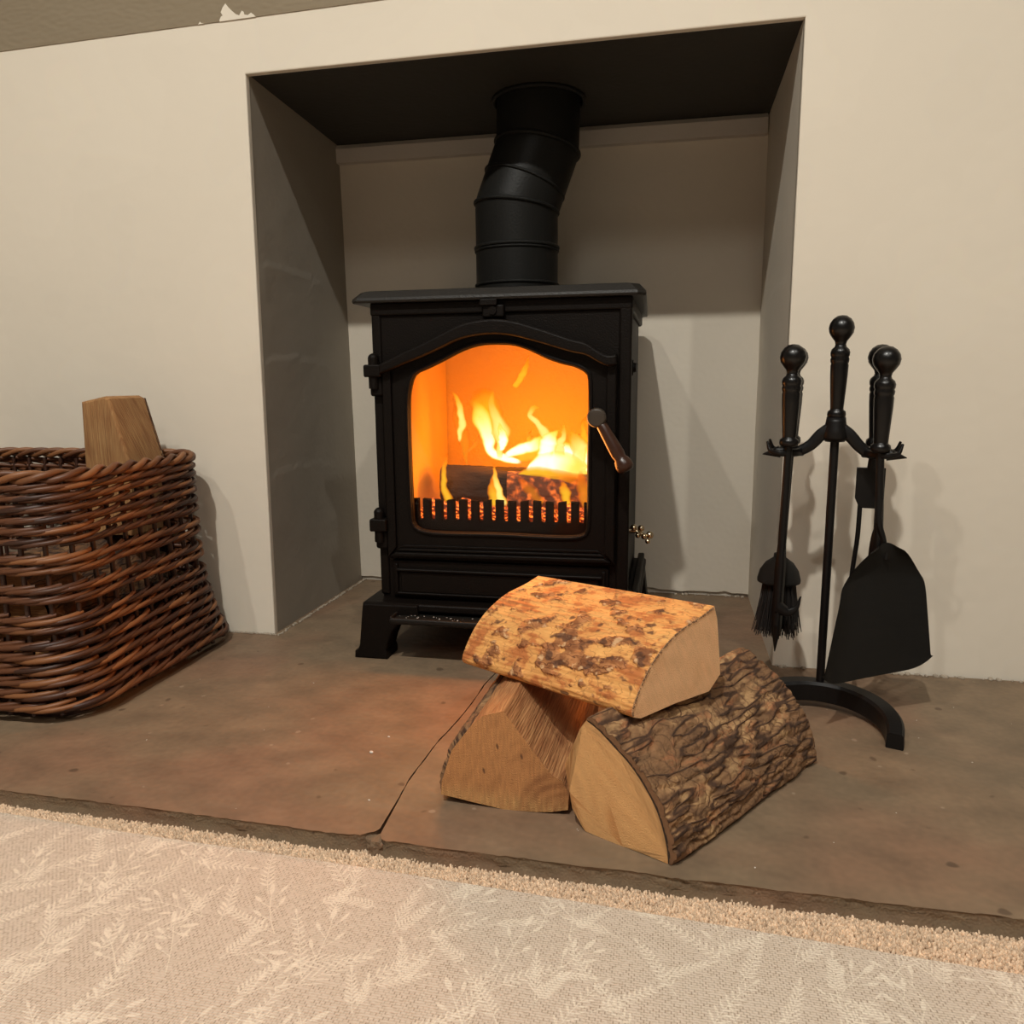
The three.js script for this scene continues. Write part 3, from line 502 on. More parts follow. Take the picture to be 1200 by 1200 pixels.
// right-hand log: a half round with thick bark, leaning face towards the rug
{
  const t = thing('split_log', 'thickly barked half-round log at the lower right of the stack, pale sawn end', 'log', 'firewood stacked on the hearth');
  const O = [0.618, 0.0, 0.515], s = [0.906, 0.423], ax = [0.5735, 0, -0.8192], len = 0.284;
  const wood = [[0, 0.1195], [-0.0069, 0.1095], [-0.0248, 0.0654], [-0.0218, 0.0486], [-0.0155, 0.02], [-0.003, 0.0034], [0, 0.0006], [0.030, -0.0002], [0.062, 0.001], [0.0905, 0.0006]];
  const curve = smooth([[0.0905, 0.0006], [0.0895, 0.012], [0.0855, 0.029], [0.0775, 0.050], [0.0625, 0.0725], [0.047, 0.089], [0.0315, 0.1005], [0.013, 0.1135], [0, 0.1195]], 90).map((p) => [p[0], p[1]]);
  logPart('split_face', t, resample(wood, 0.004), O, s, ax, len, 50, ends0(noDisp), M.split);
  logPart('sapwood', t, curve, O, s, ax, len, 4, () => -0.0004, M.split);
  const poly = [...curve.slice(0, -1), ...resample(wood, 0.006).slice(0, -1)];
  const gm = endMat(grainTex([-0.06, 0.03], [218, 166, 108], [186, 124, 70], 300, 3, 0.25));
  endCap('sawn_end', t, poly, O, s, ax, 0.0, gm, true); endCap('sawn_end', t, poly, O, s, ax, len, gm, false);
  const H_ = (a, l) => { const q = barkAt(a + 0.01, l + 0.006); return 0.0052 + 0.0042 * clamp(q[0], -0.1, 1) + 0.0035 * fbm(a * 16, l * 10, 61, 3); };
  const lift = (a, l, u, v) => H_(a, l) + 0.0012 * N(a * 60, 3, 1) * sst(0.03, 0, v);
  const bk = logPart('bark', t, curve, O, s, ax, len, 250, (a, l, u, v) => lift(a, l, u, v) * (0.9 + 0.1 * sst(0, 0.015, v) * sst(0, 0.01, 1 - v)) * (0.6 + 0.4 * sst(0, 0.03, u) * sst(0, 0.03, 1 - u)) * (1 + 0.25 * (1 - u)), M.bark);
  // the sawn edge of the bark: an inner band and a dark parting line against the wood
  let acc = 0; const nor = curve.map((p, i) => { const a = curve[Math.max(0, i - 2)], b = curve[Math.min(curve.length - 1, i + 2)], l = Math.hypot(b[0] - a[0], b[1] - a[1]); return [(b[1] - a[1]) / l, -(b[0] - a[0]) / l]; });
  const Ls = curve.map((p, i) => { if (i) acc += Math.hypot(p[0] - curve[i - 1][0], p[1] - curve[i - 1][1]); return acc; });
  const band = (d0, d1, tt, out) => gridGeo(90, 3, (u, v) => { const i = Math.round(u * 90), q = 0.9 * (1 + 0.25 * (1 - u)) * lift(Ls[i], 0, u, 0) * (0.6 + 0.4 * sst(0, 0.03, u) * sst(0, 0.03, 1 - u)), d = lerp(d0 * q, d1 * q, v), e = tt - out * (0.0003 + 0.0012 * Math.max(0, N(u * 40, v * 4, 3)) * (v > 0 && v < 1 ? 1 : 0.3)); const X = curve[i][0] + nor[i][0] * d, Y = curve[i][1] + nor[i][1] * d; return [O[0] + s[0] * X + ax[0] * e, O[1] + Y + ax[1] * e, O[2] + s[1] * X + ax[2] * e]; }, (u, v) => [u * 0.16, v * 0.006]);
  mesh('bark_edge', band(0.3, 1.0, 0, 1), M.innerBark, bk); mesh('bark_parting', band(-0.05, 0.3, 0.0006, 0), M.innerBarkDark, bk);
  mesh('bark_edge', flip(band(-0.05, 1.0, len, -1)), M.innerBark, bk);
}
// left-hand log: a split wedge
{
  const t = thing('split_log', 'split wedge log at the lower left of the stack, brown sawn end', 'log', 'firewood stacked on the hearth');
  const O = [0, 0, 0.49], s = [1, 0], ax = [0.035, 0, -0.9994], len = 0.245;
  const right = [[0.529, 0.111], [0.541, 0.0945], [0.563, 0.0655], [0.580, 0.0445], [0.591, 0.0385], [0.598, 0.025], [0.597, 0.007]];
  const bottom = [[0.597, 0.007], [0.58, 0.0028], [0.563, 0.0008], [0.53, -0.0004], [0.495, 0.0045], [0.459, 0.010]];
  const left = [[0.459, 0.010], [0.460, 0.025], [0.472, 0.062], [0.494, 0.092]];
  const top = [[0.494, 0.092], [0.507, 0.104], [0.529, 0.111]];
  const rv = (p) => p.slice().reverse();
  logPart('split_face', t, resample(rv(right), 0.003), O, s, ax, len, 60, ends0((a, b) => noDisp(a, b) * 1.2), M.split);
  logPart('split_face', t, resample(rv(bottom), 0.006), O, s, ax, len, 10, () => 0, M.split);
  logPart('split_face', t, resample(rv(top), 0.003), O, s, ax, len, 60, ends0((a, b) => 0.003 * fbm(a * 90, b * 40, 4, 3)), M.split);
  const cl = resample(rv(left), 0.0022);
  logPart('bark', t, cl, O, s, ax, len, 110, (a, l, u, v) => (0.0022 + 0.003 * clamp(barkAt(a + 0.13, l)[0], 0, 1)) * sst(0, 0.06, u) * sst(0, 0.06, 1 - u) * sst(0, 0.02, v), M.bark);
  const poly = [...rv(right).slice(0, -1), ...rv(top).slice(0, -1), ...rv(left).slice(0, -1), ...rv(bottom).slice(0, -1)];
  const tx = dataTex(512, 512, (u, v) => {
    const x = 0.44 + u * 0.18, y = v * 0.13 - 0.005, dx = x - 0.604, dy = y + 0.012, d = Math.hypot(dx, dy) + 0.003 * fbm(x * 36, y * 36, 5, 3);
    const heart = sst(0.072, 0.058, d) * (0.75 + 0.25 * Math.sin(d * 520 + 2 * N(x * 40, y * 40, 3))); let c = mix3([184, 128, 78], [122, 76, 44], clamp(0.55 * heart + 0.45 * fbm(x * 30, y * 30, 8, 4) + 0.06 * Math.sin(d * 420 + 3 * N(x * 30, y * 30, 6))));
    c = mix3(c, [214, 172, 110], sst(0.028, 0.006, y - 0.1 * (0.53 - x) * 0.4) * 0.6 * (0.6 + 0.6 * N(x * 260, y * 60, 2)));
    for (const [kx, ky] of [[0.522, 0.071], [0.507, 0.042], [0.548, 0.062]]) { const e = Math.hypot((x - kx) * 1.6, (y - ky) * 0.8 + (x - kx) * 0.7); c = mix3(c, [92, 58, 36], sst(0.0032, 0.0012, e) * 0.8); }
    const k = 1 + 0.10 * N(x * 500, y * 60 + x * 90, 4) + 0.06 * N(x * 900, y * 900, 1); return c.map((q) => q * k);
  });
  const tt = tx.clone(); tt.repeat.set(1 / 0.18, 1 / 0.13); tt.offset.set(-0.44 / 0.18, 0.005 / 0.13); tt.needsUpdate = true;
  const mat = std({ map: tt, bumpMap: tiled(endBump, 0.05, 0.05), bumpScale: 0.001, roughness: 0.88 });
  endCap('sawn_end', t, poly, O, s, ax, 0, mat, false); endCap('sawn_end', t, poly, O, s, ax, len, mat, true);
}
// top log: rounded back with most of its bark gone
{
  const t = thing('split_log', 'orange-brown log with nearly all its bark stripped, lying across the top of the stack', 'log', 'firewood stacked on the hearth');
  const O = [0.664, 0, 0.505], s = [0.6704, -0.742], ax = [-0.8127, -0.0577, -0.5798], len = 0.2633;
  const bark = smooth([[-0.0001, 0.122], [-0.0032, 0.126], [-0.0027, 0.1325], [0.0108, 0.1574], [0.022, 0.1715], [0.0366, 0.1842], [0.0623, 0.1985], [0.0972, 0.208], [0.1159, 0.2147]], 80).map((p) => [p[0], p[1]]);
  const rest = [[0.1159, 0.2147], [0.1215, 0.2], [0.1265, 0.165], [0.1301, 0.1358], [0.1126, 0.1205], [0.06, 0.1210], [0.0095, 0.1185], [-0.0001, 0.122]];
  const flat = resample(rest, 0.005);
  const pat = (a, l) => { const n = fbm(l * 30 + 4, a * 44, 91, 5) + 0.30 * Math.sin(Math.PI * clamp((l - 0.005) / 0.19)) * Math.sin(Math.PI * clamp((a - 0.014) / 0.075)) - 0.09; return [sst(0.0, 0.12, n), n]; };
  const TL = 0.27, TA = 0.17;
  const map = dataTex(1000, 640, (u, v) => {
    const l = u * TL, a = v * TA, [p] = pat(a, l), g = N(l * 22, a * 260, 6) * 0.5 + N(l * 60, a * 520, 9) * 0.3, b = fbm(l * 26, a * 36, 17, 4), q = fbm(l * 60, a * 80, 27, 4);
    let c = mix3([238, 178, 104], [210, 138, 74], clamp(0.4 + 0.8 * g + 0.9 * b));
    c = mix3(c, [176, 98, 50], sst(0.02, 0.3, b + 0.6 * q + 0.25 * g) * 0.7);
    const bk = mix3([118, 66, 36], [184, 124, 78], clamp(0.5 + 2.2 * q)); c = mix3(c, bk, p * 0.8); const rg = Math.abs(fbm(l * 55, a * 110, 71, 3)); c = mix3(c, [92, 48, 24], (1 - sst(0.0, 0.055, rg)) * (0.25 + 0.55 * p));
    c = mix3(c, [222, 180, 134], p * sst(0.13, 0.26, fbm(l * 85, a * 100, 67, 3)) * 0.8);
    c = mix3(c, [80, 50, 34], sst(0.2, 0.34, fbm(l * 50 + 9, a * 70, 37, 3) + 0.12 * (p - 0.4)) * 0.7);
    const k = 1 + 0.10 * q; return c.map((x) => x * k);
  });
  const bump = greyTex(1000, 640, (u, v) => { const l = u * TL, a = v * TA, [p] = pat(a, l); return clamp(0.3 + 0.28 * p + 0.2 * p * fbm(l * 140, a * 160, 5, 2) + 0.18 * N(l * 22, a * 260, 6) + 0.5 * fbm(l * 70, a * 90, 27, 4) * (0.4 + p)); });
  const mat = std({ map: tiled(map, TL, TA), bumpMap: tiled(bump, TL, TA), bumpScale: 0.004, roughness: 0.8 });
  // the face is seen from the far end of the axis, so the outline is walked backwards
  logPart('stripped_back', t, bark, O, s, ax, len, 190, (a, l, u, v) => -(0.0018 * pat(a, l)[0] + 0.0016 * fbm(a * 40, l * 22, 5, 3) + 0.0010 * N(l * 20, a * 260, 6)) * sst(0, 0.012, v) * sst(0, 0.012, 1 - v) * sst(0, 0.02, u) * sst(0, 0.02, 1 - u), mat);
  logPart('split_face', t, flat, O, s, ax, len, 40, ends0(noDisp), M.split);
  const poly = [...bark.slice(0, -1), ...flat.slice(0, -1)];
  const gm = endMat(grainTex([0.05, 0.02], [226, 194, 150], [204, 164, 114], 300, 13, 1));
  const gm2 = gm.clone(); { const q = grainTex([0.05, -0.05], [236, 186, 138], [216, 158, 108], 200, 19, 0.45); q.repeat.set(1 / 0.16, 1 / 0.16); q.offset.set(0.03 / 0.16, -0.1 / 0.16); gm2.map = q; }
  endCap('sawn_end', t, poly, O, s, ax, 0, gm2, false); endCap('sawn_end', t, poly, O, s, ax, len, gm2, true);
  // ragged dark fibres left along the sawn edge of the back
  const r = mulberry(31), fib = [];
  for (let i = 2; i < bark.length - 2; i++) for (let k = 0; k < 2; k++) { if (r() < 0.25) continue; const q = bark[i], x = q[0] + 0.001 * r() + 0.0006, y = q[1] - 0.0012 * r() - 0.0004, e = 0.0003, sz = 0.0004 + 0.0009 * r(); const g = new THREE.IcosahedronGeometry(sz, 0); g.translate(O[0] + s[0] * x - ax[0] * e, O[1] + y, O[2] + s[1] * x - ax[2] * e); fib.push(g); }
  mesh('torn_fibres', merge(fib), std({ color: lin(0.20, 0.11, 0.055), roughness: 1 }), t).userData.kind = 'stuff';
}

// ---------------------------------------------------------------- the fire inside the stove
{
  const logs = [
    ['charred log lying at the left of the fire behind the slotted guard', [0.300, 0.277, -0.07], [0.45, 0.272, -0.085], 0.030, M.char],
    ['glowing half-burnt log lying at the right of the fire behind the slotted guard', [0.425, 0.272, -0.03], [0.585, 0.268, -0.055], 0.030, M.glowLog],
  ];
  for (const [label, a, b, r, mat] of logs) {
    const t = thing('burning_log', label, 'log', 'logs burning in the stove');
    const A = V(...a), B = V(...b), dir = B.clone().sub(A).normalize(), up = V(0, 1, 0), side = V().crossVectors(dir, up).normalize();
    const L = A.distanceTo(B), sec = [[-1, -0.9], [0.9, -1], [1.05, 0.1], [0.75, 0.85], [-0.2, 1.02], [-0.95, 0.8]];
    const sm = smooth(sec.map((p) => [p[0], p[1], 0]), 36, true);
    const P = (u, v, k = 1) => { const q = sm[Math.round(u * 36) % 36], w = 1 + 0.12 * fbm(q[0] * 3 + v * 4, q[1] * 3, a[0] * 40 + v * 3, 3); return A.clone().addScaledVector(dir, v * L).addScaledVector(side, q[0] * r * w * k).addScaledVector(up, q[1] * r * w * 0.92 * k).toArray(); };
    mesh('charred_wood', gridGeo(36, 24, P, (u, v) => [u * 2, v * 1.5]), mat, t);
    const fan = (v) => gridGeo(36, 3, (u, w) => P(u, v, w), (u, w) => [u, w]);
    mesh('burnt_end', fan(0), M.char, t); mesh('burnt_end', flip(fan(1)), M.char, t);
  }
  const fire = thing('fire', 'yellow and white flames over glowing embers inside the stove', 'fire');
  const r = mulberry(41), em = [];
  for (let i = 0; i < 260; i++) { const s = 0.006 + 0.008 * r(), g = new THREE.IcosahedronGeometry(s, 1), p = g.attributes.position; for (let k = 0; k < p.count; k++) { const w = 1 + 0.3 * N(p.getX(k) * 200 + i, p.getY(k) * 200, p.getZ(k) * 200); p.setXYZ(k, p.getX(k) * w, p.getY(k) * w * 0.8, p.getZ(k) * w); } em.push(g.translate(0.275 + 0.3 * r(), 0.168 + 0.075 * Math.sqrt(r()) , -0.003 - 0.13 * Math.pow(r(), 2.6))); }
  const e = mesh('embers', merge(em), M.ember, fire); e.userData.kind = 'stuff';
  // flames: swelling tongues, thicker than paper, brightest along their middle
  const bodyTex = (hot, edge) => dataTex(64, 128, (u, v) => { const c = Math.sin(Math.PI * ((u * 2) % 1)), k = sst(0.25, 0.95, c) * sst(1.0, 0.45, v) ; return mix3(edge, hot, clamp(k + 0.1 * N(u * 6, v * 8, 3))); });
  const alpha = (soft) => dataTex(64, 128, (u, v) => { const c = Math.sin(Math.PI * ((u * 2) % 1)); const k = Math.pow(c, soft) * sst(1, 0.78, v) * sst(0, 0.10, v) * 255; return [k, k, k]; }, false);
  const A1 = alpha(1.3), A2 = alpha(1.6);
  const fm = (hot, edge, inten, op, al) => std({ color: lin(0, 0, 0), roughness: 1, emissive: lin(1, 1, 1), emissiveMap: bodyTex(hot, edge), emissiveIntensity: inten, transparent: true, opacity: op, alphaMap: al, side: THREE.DoubleSide });
  const F = { white: fm([255, 246, 205], [255, 176, 40], 1.7, 1, A1), yellow: fm([255, 226, 120], [255, 150, 20], 1.25, 0.9, A1), amber: fm([255, 190, 40], [255, 120, 8], 1.05, 0.75, A2), faint: fm([255, 150, 30], [255, 104, 10], 0.9, 0.5, A2), haze: fm([255, 190, 30], [255, 120, 10], 0.95, 0.55, A2) };
  const flame = (pts, ws, kind, dz = 0) => {
    const c = new THREE.CatmullRomCurve3(pts.map(([x, y, z]) => V(x, y, (z ?? 0) + dz - 0.05)), false, 'centripetal'), n = 40, m = 16;
    const g = gridGeo(m, n, (u, v) => {
      const p = c.getPoint(v), t = c.getTangent(v), side = V(t.y, -t.x, 0).normalize(), f = v * (ws.length - 1), i = Math.min(ws.length - 2, Math.floor(f)), w = lerp(ws[i], ws[i + 1], sst(0, 1, f - i)) * sst(0, 0.05, v + 0.01) * (1 + 0.16 * N(v * 9, pts[0][0] * 90, 2));
      const an = u * Math.PI * 2 , a2 = an - Math.PI; const off = Math.cos(an) * w, dep = Math.sin(an) * w * 0.3; return [p.x + side.x * off + 0.003 * N(v * 6, pts[0][1] * 50, 1), p.y + side.y * off, p.z + dep];
    }, (u, v) => [u, v]);
    mesh('flame', g, F[kind], fire);
  };
  flame([[0.338, 0.348], [0.344, 0.379], [0.342, 0.407], [0.328, 0.437]], [0.003, 0.0075, 0.006, 0.002], 'yellow', 0.01);
  flame([[0.336, 0.30], [0.33, 0.35], [0.322, 0.39], [0.318, 0.425]], [0.003, 0.012, 0.012, 0.004], 'faint', -0.05);
  flame([[0.446, 0.314], [0.414, 0.322], [0.392, 0.333], [0.387, 0.356], [0.376, 0.392], [0.362, 0.420]], [0.004, 0.008, 0.009, 0.013, 0.017, 0.004], 'white', 0.0);
  flame([[0.40, 0.36], [0.385, 0.39], [0.37, 0.42], [0.36, 0.438]], [0.01, 0.026, 0.028, 0.01], 'haze', -0.03);
  flame([[0.409, 0.318], [0.411, 0.345], [0.413, 0.366], [0.403, 0.392], [0.397, 0.416], [0.399, 0.442]], [0.005, 0.008, 0.018, 0.010, 0.006, 0.001], 'yellow', 0.012);
  flame([[0.414, 0.335], [0.418, 0.355], [0.41, 0.385]], [0.004, 0.010, 0.002], 'white', 0.02);
  flame([[0.429, 0.439], [0.4445, 0.462], [0.457, 0.497]], [0.006, 0.007, 0.001], 'amber', -0.02);
  flame([[0.455, 0.303], [0.485, 0.316], [0.52, 0.313], [0.562, 0.294]], [0.004, 0.017, 0.023, 0.018], 'white', 0.02);
  flame([[0.48, 0.322], [0.51, 0.326], [0.545, 0.312], [0.58, 0.292]], [0.008, 0.026, 0.024, 0.016], 'white', 0.0);
  flame([[0.418, 0.326], [0.447, 0.338], [0.471, 0.345], [0.494, 0.362]], [0.006, 0.010, 0.013, 0.006], 'white', 0.01);
  flame([[0.43, 0.318], [0.46, 0.332], [0.485, 0.338], [0.50, 0.365]], [0.01, 0.022, 0.024, 0.008], 'amber', -0.02);
  flame([[0.500, 0.335], [0.490, 0.361], [0.477, 0.380], [0.463, 0.395], [0.469, 0.406], [0.482, 0.407]], [0.015, 0.010, 0.006, 0.005, 0.0055, 0.001], 'yellow', 0.015);
  flame([[0.485, 0.32], [0.495, 0.35], [0.51, 0.372]], [0.012, 0.016, 0.002], 'white', 0.018);
  flame([[0.557, 0.30], [0.552, 0.33], [0.540, 0.350], [0.530, 0.372]], [0.018, 0.020, 0.013, 0.001], 'yellow', 0.01);
  flame([[0.57, 0.30], [0.566, 0.325], [0.556, 0.345]], [0.014, 0.014, 0.003], 'white', 0.02);
  flame([[0.425, 0.245], [0.414, 0.279], [0.408, 0.318]], [0.010, 0.006, 0.002], 'yellow', 0.05);
  flame([[0.412, 0.245], [0.407, 0.265], [0.404, 0.30]], [0.010, 0.012, 0.002], 'amber', 0.045);
  flame([[0.330, 0.248], [0.319, 0.279], [0.321, 0.306], [0.327, 0.335]], [0.009, 0.006, 0.005, 0.001], 'amber', 0.04);
  flame([[0.532, 0.25], [0.527, 0.272], [0.522, 0.292]], [0.006, 0.010, 0.003], 'amber', 0.05);
  flame([[0.49, 0.25], [0.47, 0.272], [0.445, 0.296]], [0.006, 0.011, 0.003], 'faint', 0.045);
  flame([[0.56, 0.245], [0.556, 0.275], [0.55, 0.31]], [0.006, 0.012, 0.004], 'faint', 0.045);
  flame([[0.515, 0.322], [0.512, 0.345], [0.52, 0.362], [0.517, 0.385]], [0.008, 0.009, 0.005, 0.001], 'yellow', 0.015);
  flame([[0.545, 0.32], [0.552, 0.35], [0.548, 0.375], [0.556, 0.398]], [0.010, 0.008, 0.005, 0.001], 'amber', -0.01);
  flame([[0.468, 0.335], [0.46, 0.352], [0.464, 0.372]], [0.006, 0.006, 0.001], 'amber', 0.01);
  flame([[0.44, 0.292], [0.47, 0.302], [0.51, 0.296], [0.56, 0.288]], [0.003, 0.010, 0.012, 0.01], 'amber', 0.03);
  flame([[0.35, 0.33], [0.365, 0.345], [0.378, 0.372]], [0.002, 0.005, 0.001], 'faint', 0.0);
}
// ---------------------------------------------------------------- wicker log basket
{
  const t = thing('wicker_basket', 'brown woven wicker log basket standing on the hearth against the wall', 'basket');
  const cx = -0.32, cz = 0.207, hx0 = 0.222, hz0 = 0.168, rc = 0.06, HT = 0.33;
  const per = []; // unit outline: starts at the front right, runs to the back along the right side
  { const arc = (x, z, a0, a1) => { for (let i = 0; i <= 10; i++) { const a = lerp(a0, a1, i / 10); per.push([x + rc * Math.cos(a), z + rc * Math.sin(a)]); } };
    arc(hx0 - rc, hz0 - rc, Math.PI / 2, 0); arc(hx0 - rc, -hz0 + rc, 0, -Math.PI / 2); arc(-hx0 + rc, -hz0 + rc, -Math.PI / 2, -Math.PI); arc(-hx0 + rc, hz0 - rc, Math.PI, Math.PI / 2); }
  per.push(per[0]); const cum = [0]; for (let i = 1; i < per.length; i++) cum.push(cum[i - 1] + Math.hypot(per[i][0] - per[i - 1][0], per[i][1] - per[i - 1][1]));
  const LEN = cum[cum.length - 1];
  const at = (s, y, off) => { s = ((s % 1) + 1) % 1 * LEN; let i = 1; while (cum[i] < s) i++; const f = (s - cum[i - 1]) / (cum[i] - cum[i - 1]), a = per[i - 1], b = per[i], x = lerp(a[0], b[0], f), z = lerp(a[1], b[1], f), l = Math.hypot(b[0] - a[0], b[1] - a[1]), nx = -(b[1] - a[1]) / l, nz = (b[0] - a[0]) / l, tt = clamp(1 - y / HT), k = 0.036 * Math.pow(tt, 4);
    return [cx + x * (1 + k / hx0) + nx * off, y, cz + z * (1 + k / hz0) + nz * off]; };
  const mats = ['#5f3820', '#4b2b19', '#704628', '#391f13', '#855633', '#56321d'].map((c) => std({ color: new THREE.Color(c), roughness: 0.5 }));
  const NS = 44, p = 1 / NS, r = mulberry(19);
  const rows = [0.013, 0.030, 0.0465, 0.063, 0.0795, 0.096, 0.122, 0.136, 0.163, 0.177, 0.204, 0.218, 0.243, 0.258, 0.273, 0.288, 0.303, 0.316].map((y) => (y < 0.1 ? y * 0.95 + 0.010 : y));
  const rest = [];
  for (let i = 0; i < NS; i++) { const pts = []; for (let k = 0; k <= 6; k++) pts.push(at(i * p, 0.011 + 0.311 * k / 6, -0.0022)); mesh('stake', tube(pts, 0.0036, 10, 6), mats[3], t); }
  rows.forEach((y, j) => {
    for (let i = 0; i < NS; i++) {
      const ph = ((j * 5) % 3) * 0.33, s0 = (i + ph) * p, thick = (0.0031 + 0.0010 * r()) * (j < 6 ? 1.15 : 1), tilt = 0.0085 + 0.003 * r(), up = 0.003 * (r() - 0.5), pts = [];
      for (let k = 0; k <= 7; k++) { const f = k / 7; pts.push(at(s0 + p * (f * 2.9 - 0.45), y + up + tilt * (f - 0.5), -0.0055 + 0.0135 * Math.pow(Math.sin(Math.PI * clamp(f * 0.94 + 0.03)), 0.7))); }
      const g = tube(pts, thick, 10, 6), mid = pts[3];
      if (mid[0] > -0.165 && (mid[2] > cz - 0.2) ) mesh('wicker_strand', g, mats[Math.floor(r() * 6)], t); else rest.push(g);
    }
  });
  mesh('far_weave', merge(rest), mats[0], t).userData.kind = 'stuff';
  for (let k = 0; k < 3; k++) { const pts = []; for (let i = 0; i < 240; i++) { const a = i / 240, th = a * Math.PI * 2 * 15 + k * Math.PI * 2 / 3; pts.push(at(a, 0.330 + 0.0055 * Math.sin(th), 0.001 + 0.0078 * Math.cos(th))); } mesh('rim_strand', tube(pts, 0.0046, 480, 7, true), mats[[4, 0, 2][k]], t); }
  { const o = []; for (let i = 0; i < 80; i++) { const q = at(i / 80, 0.01, -0.026); o.push([q[0], -q[2]]); } mesh('base', new THREE.ExtrudeGeometry(shapeOf(o), { depth: 0.0155, bevelEnabled: false }).rotateX(-Math.PI / 2).translate(0, 0.0003, 0), mats[3], t); }
}
{ // a split log standing in the basket
  const t = thing('split_log', 'split log standing upright in the wicker basket at the left', 'log');
  const m2 = M.split.clone(); m2.color = lin(0.80, 0.88, 0.86);
  const f = slabXY([[-0.235, 0.209], [-0.158, 0.209], [-0.150, 0.30], [-0.148, 0.325], [-0.1745, 0.4285], [-0.182, 0.4325], [-0.226, 0.424]], 0.075, 0.16, 0.004);
  mesh('split_face', planarUV(f, (x, y, z) => [y + z * 0.3, x + z]), m2, t);
  const b = slabXY([[-0.238, 0.209], [-0.161, 0.209], [-0.153, 0.30], [-0.151, 0.325], [-0.178, 0.428], [-0.228, 0.42]], 0.066, 0.0755, 0.003);
  mesh('bark', planarUV(b, (x, y, z) => [y, x + z]), M.bark, t);
}

{ // added log carrying the standing one, its bark darkened so weave gaps look dark
  const t = thing('added_log', 'added round log inside the wicker basket, bark darkened to shade the weave gaps', 'log');
  const R = (a, l) => 0.088 + 0.005 * clamp(barkAt(a, l)[0], 0, 1) + 0.003 * N(Math.cos(a * 11.36) * 2, Math.sin(a * 11.36) * 2, l * 5), dark = M.bark.clone(); dark.color = lin(0.5, 0.45, 0.4);
  mesh('bark', gridGeo(60, 40, (u, v) => { const a = u * Math.PI * 2, k = R((u % 1) * 0.55, v * 0.25); return [-0.245 - k * Math.sin(a), 0.1125 + k * Math.cos(a), 0.34 - 0.26 * v]; }, (u, v) => [v * 0.26, u * 0.55]), dark, t);
  for (const z of [0.34, 0.08]) mesh('sawn_end', planarUV(new THREE.CircleGeometry(0.089, 40).translate(-0.245, 0.1125, z), (x, y) => [x + 0.245, y]), M.split, t);
}

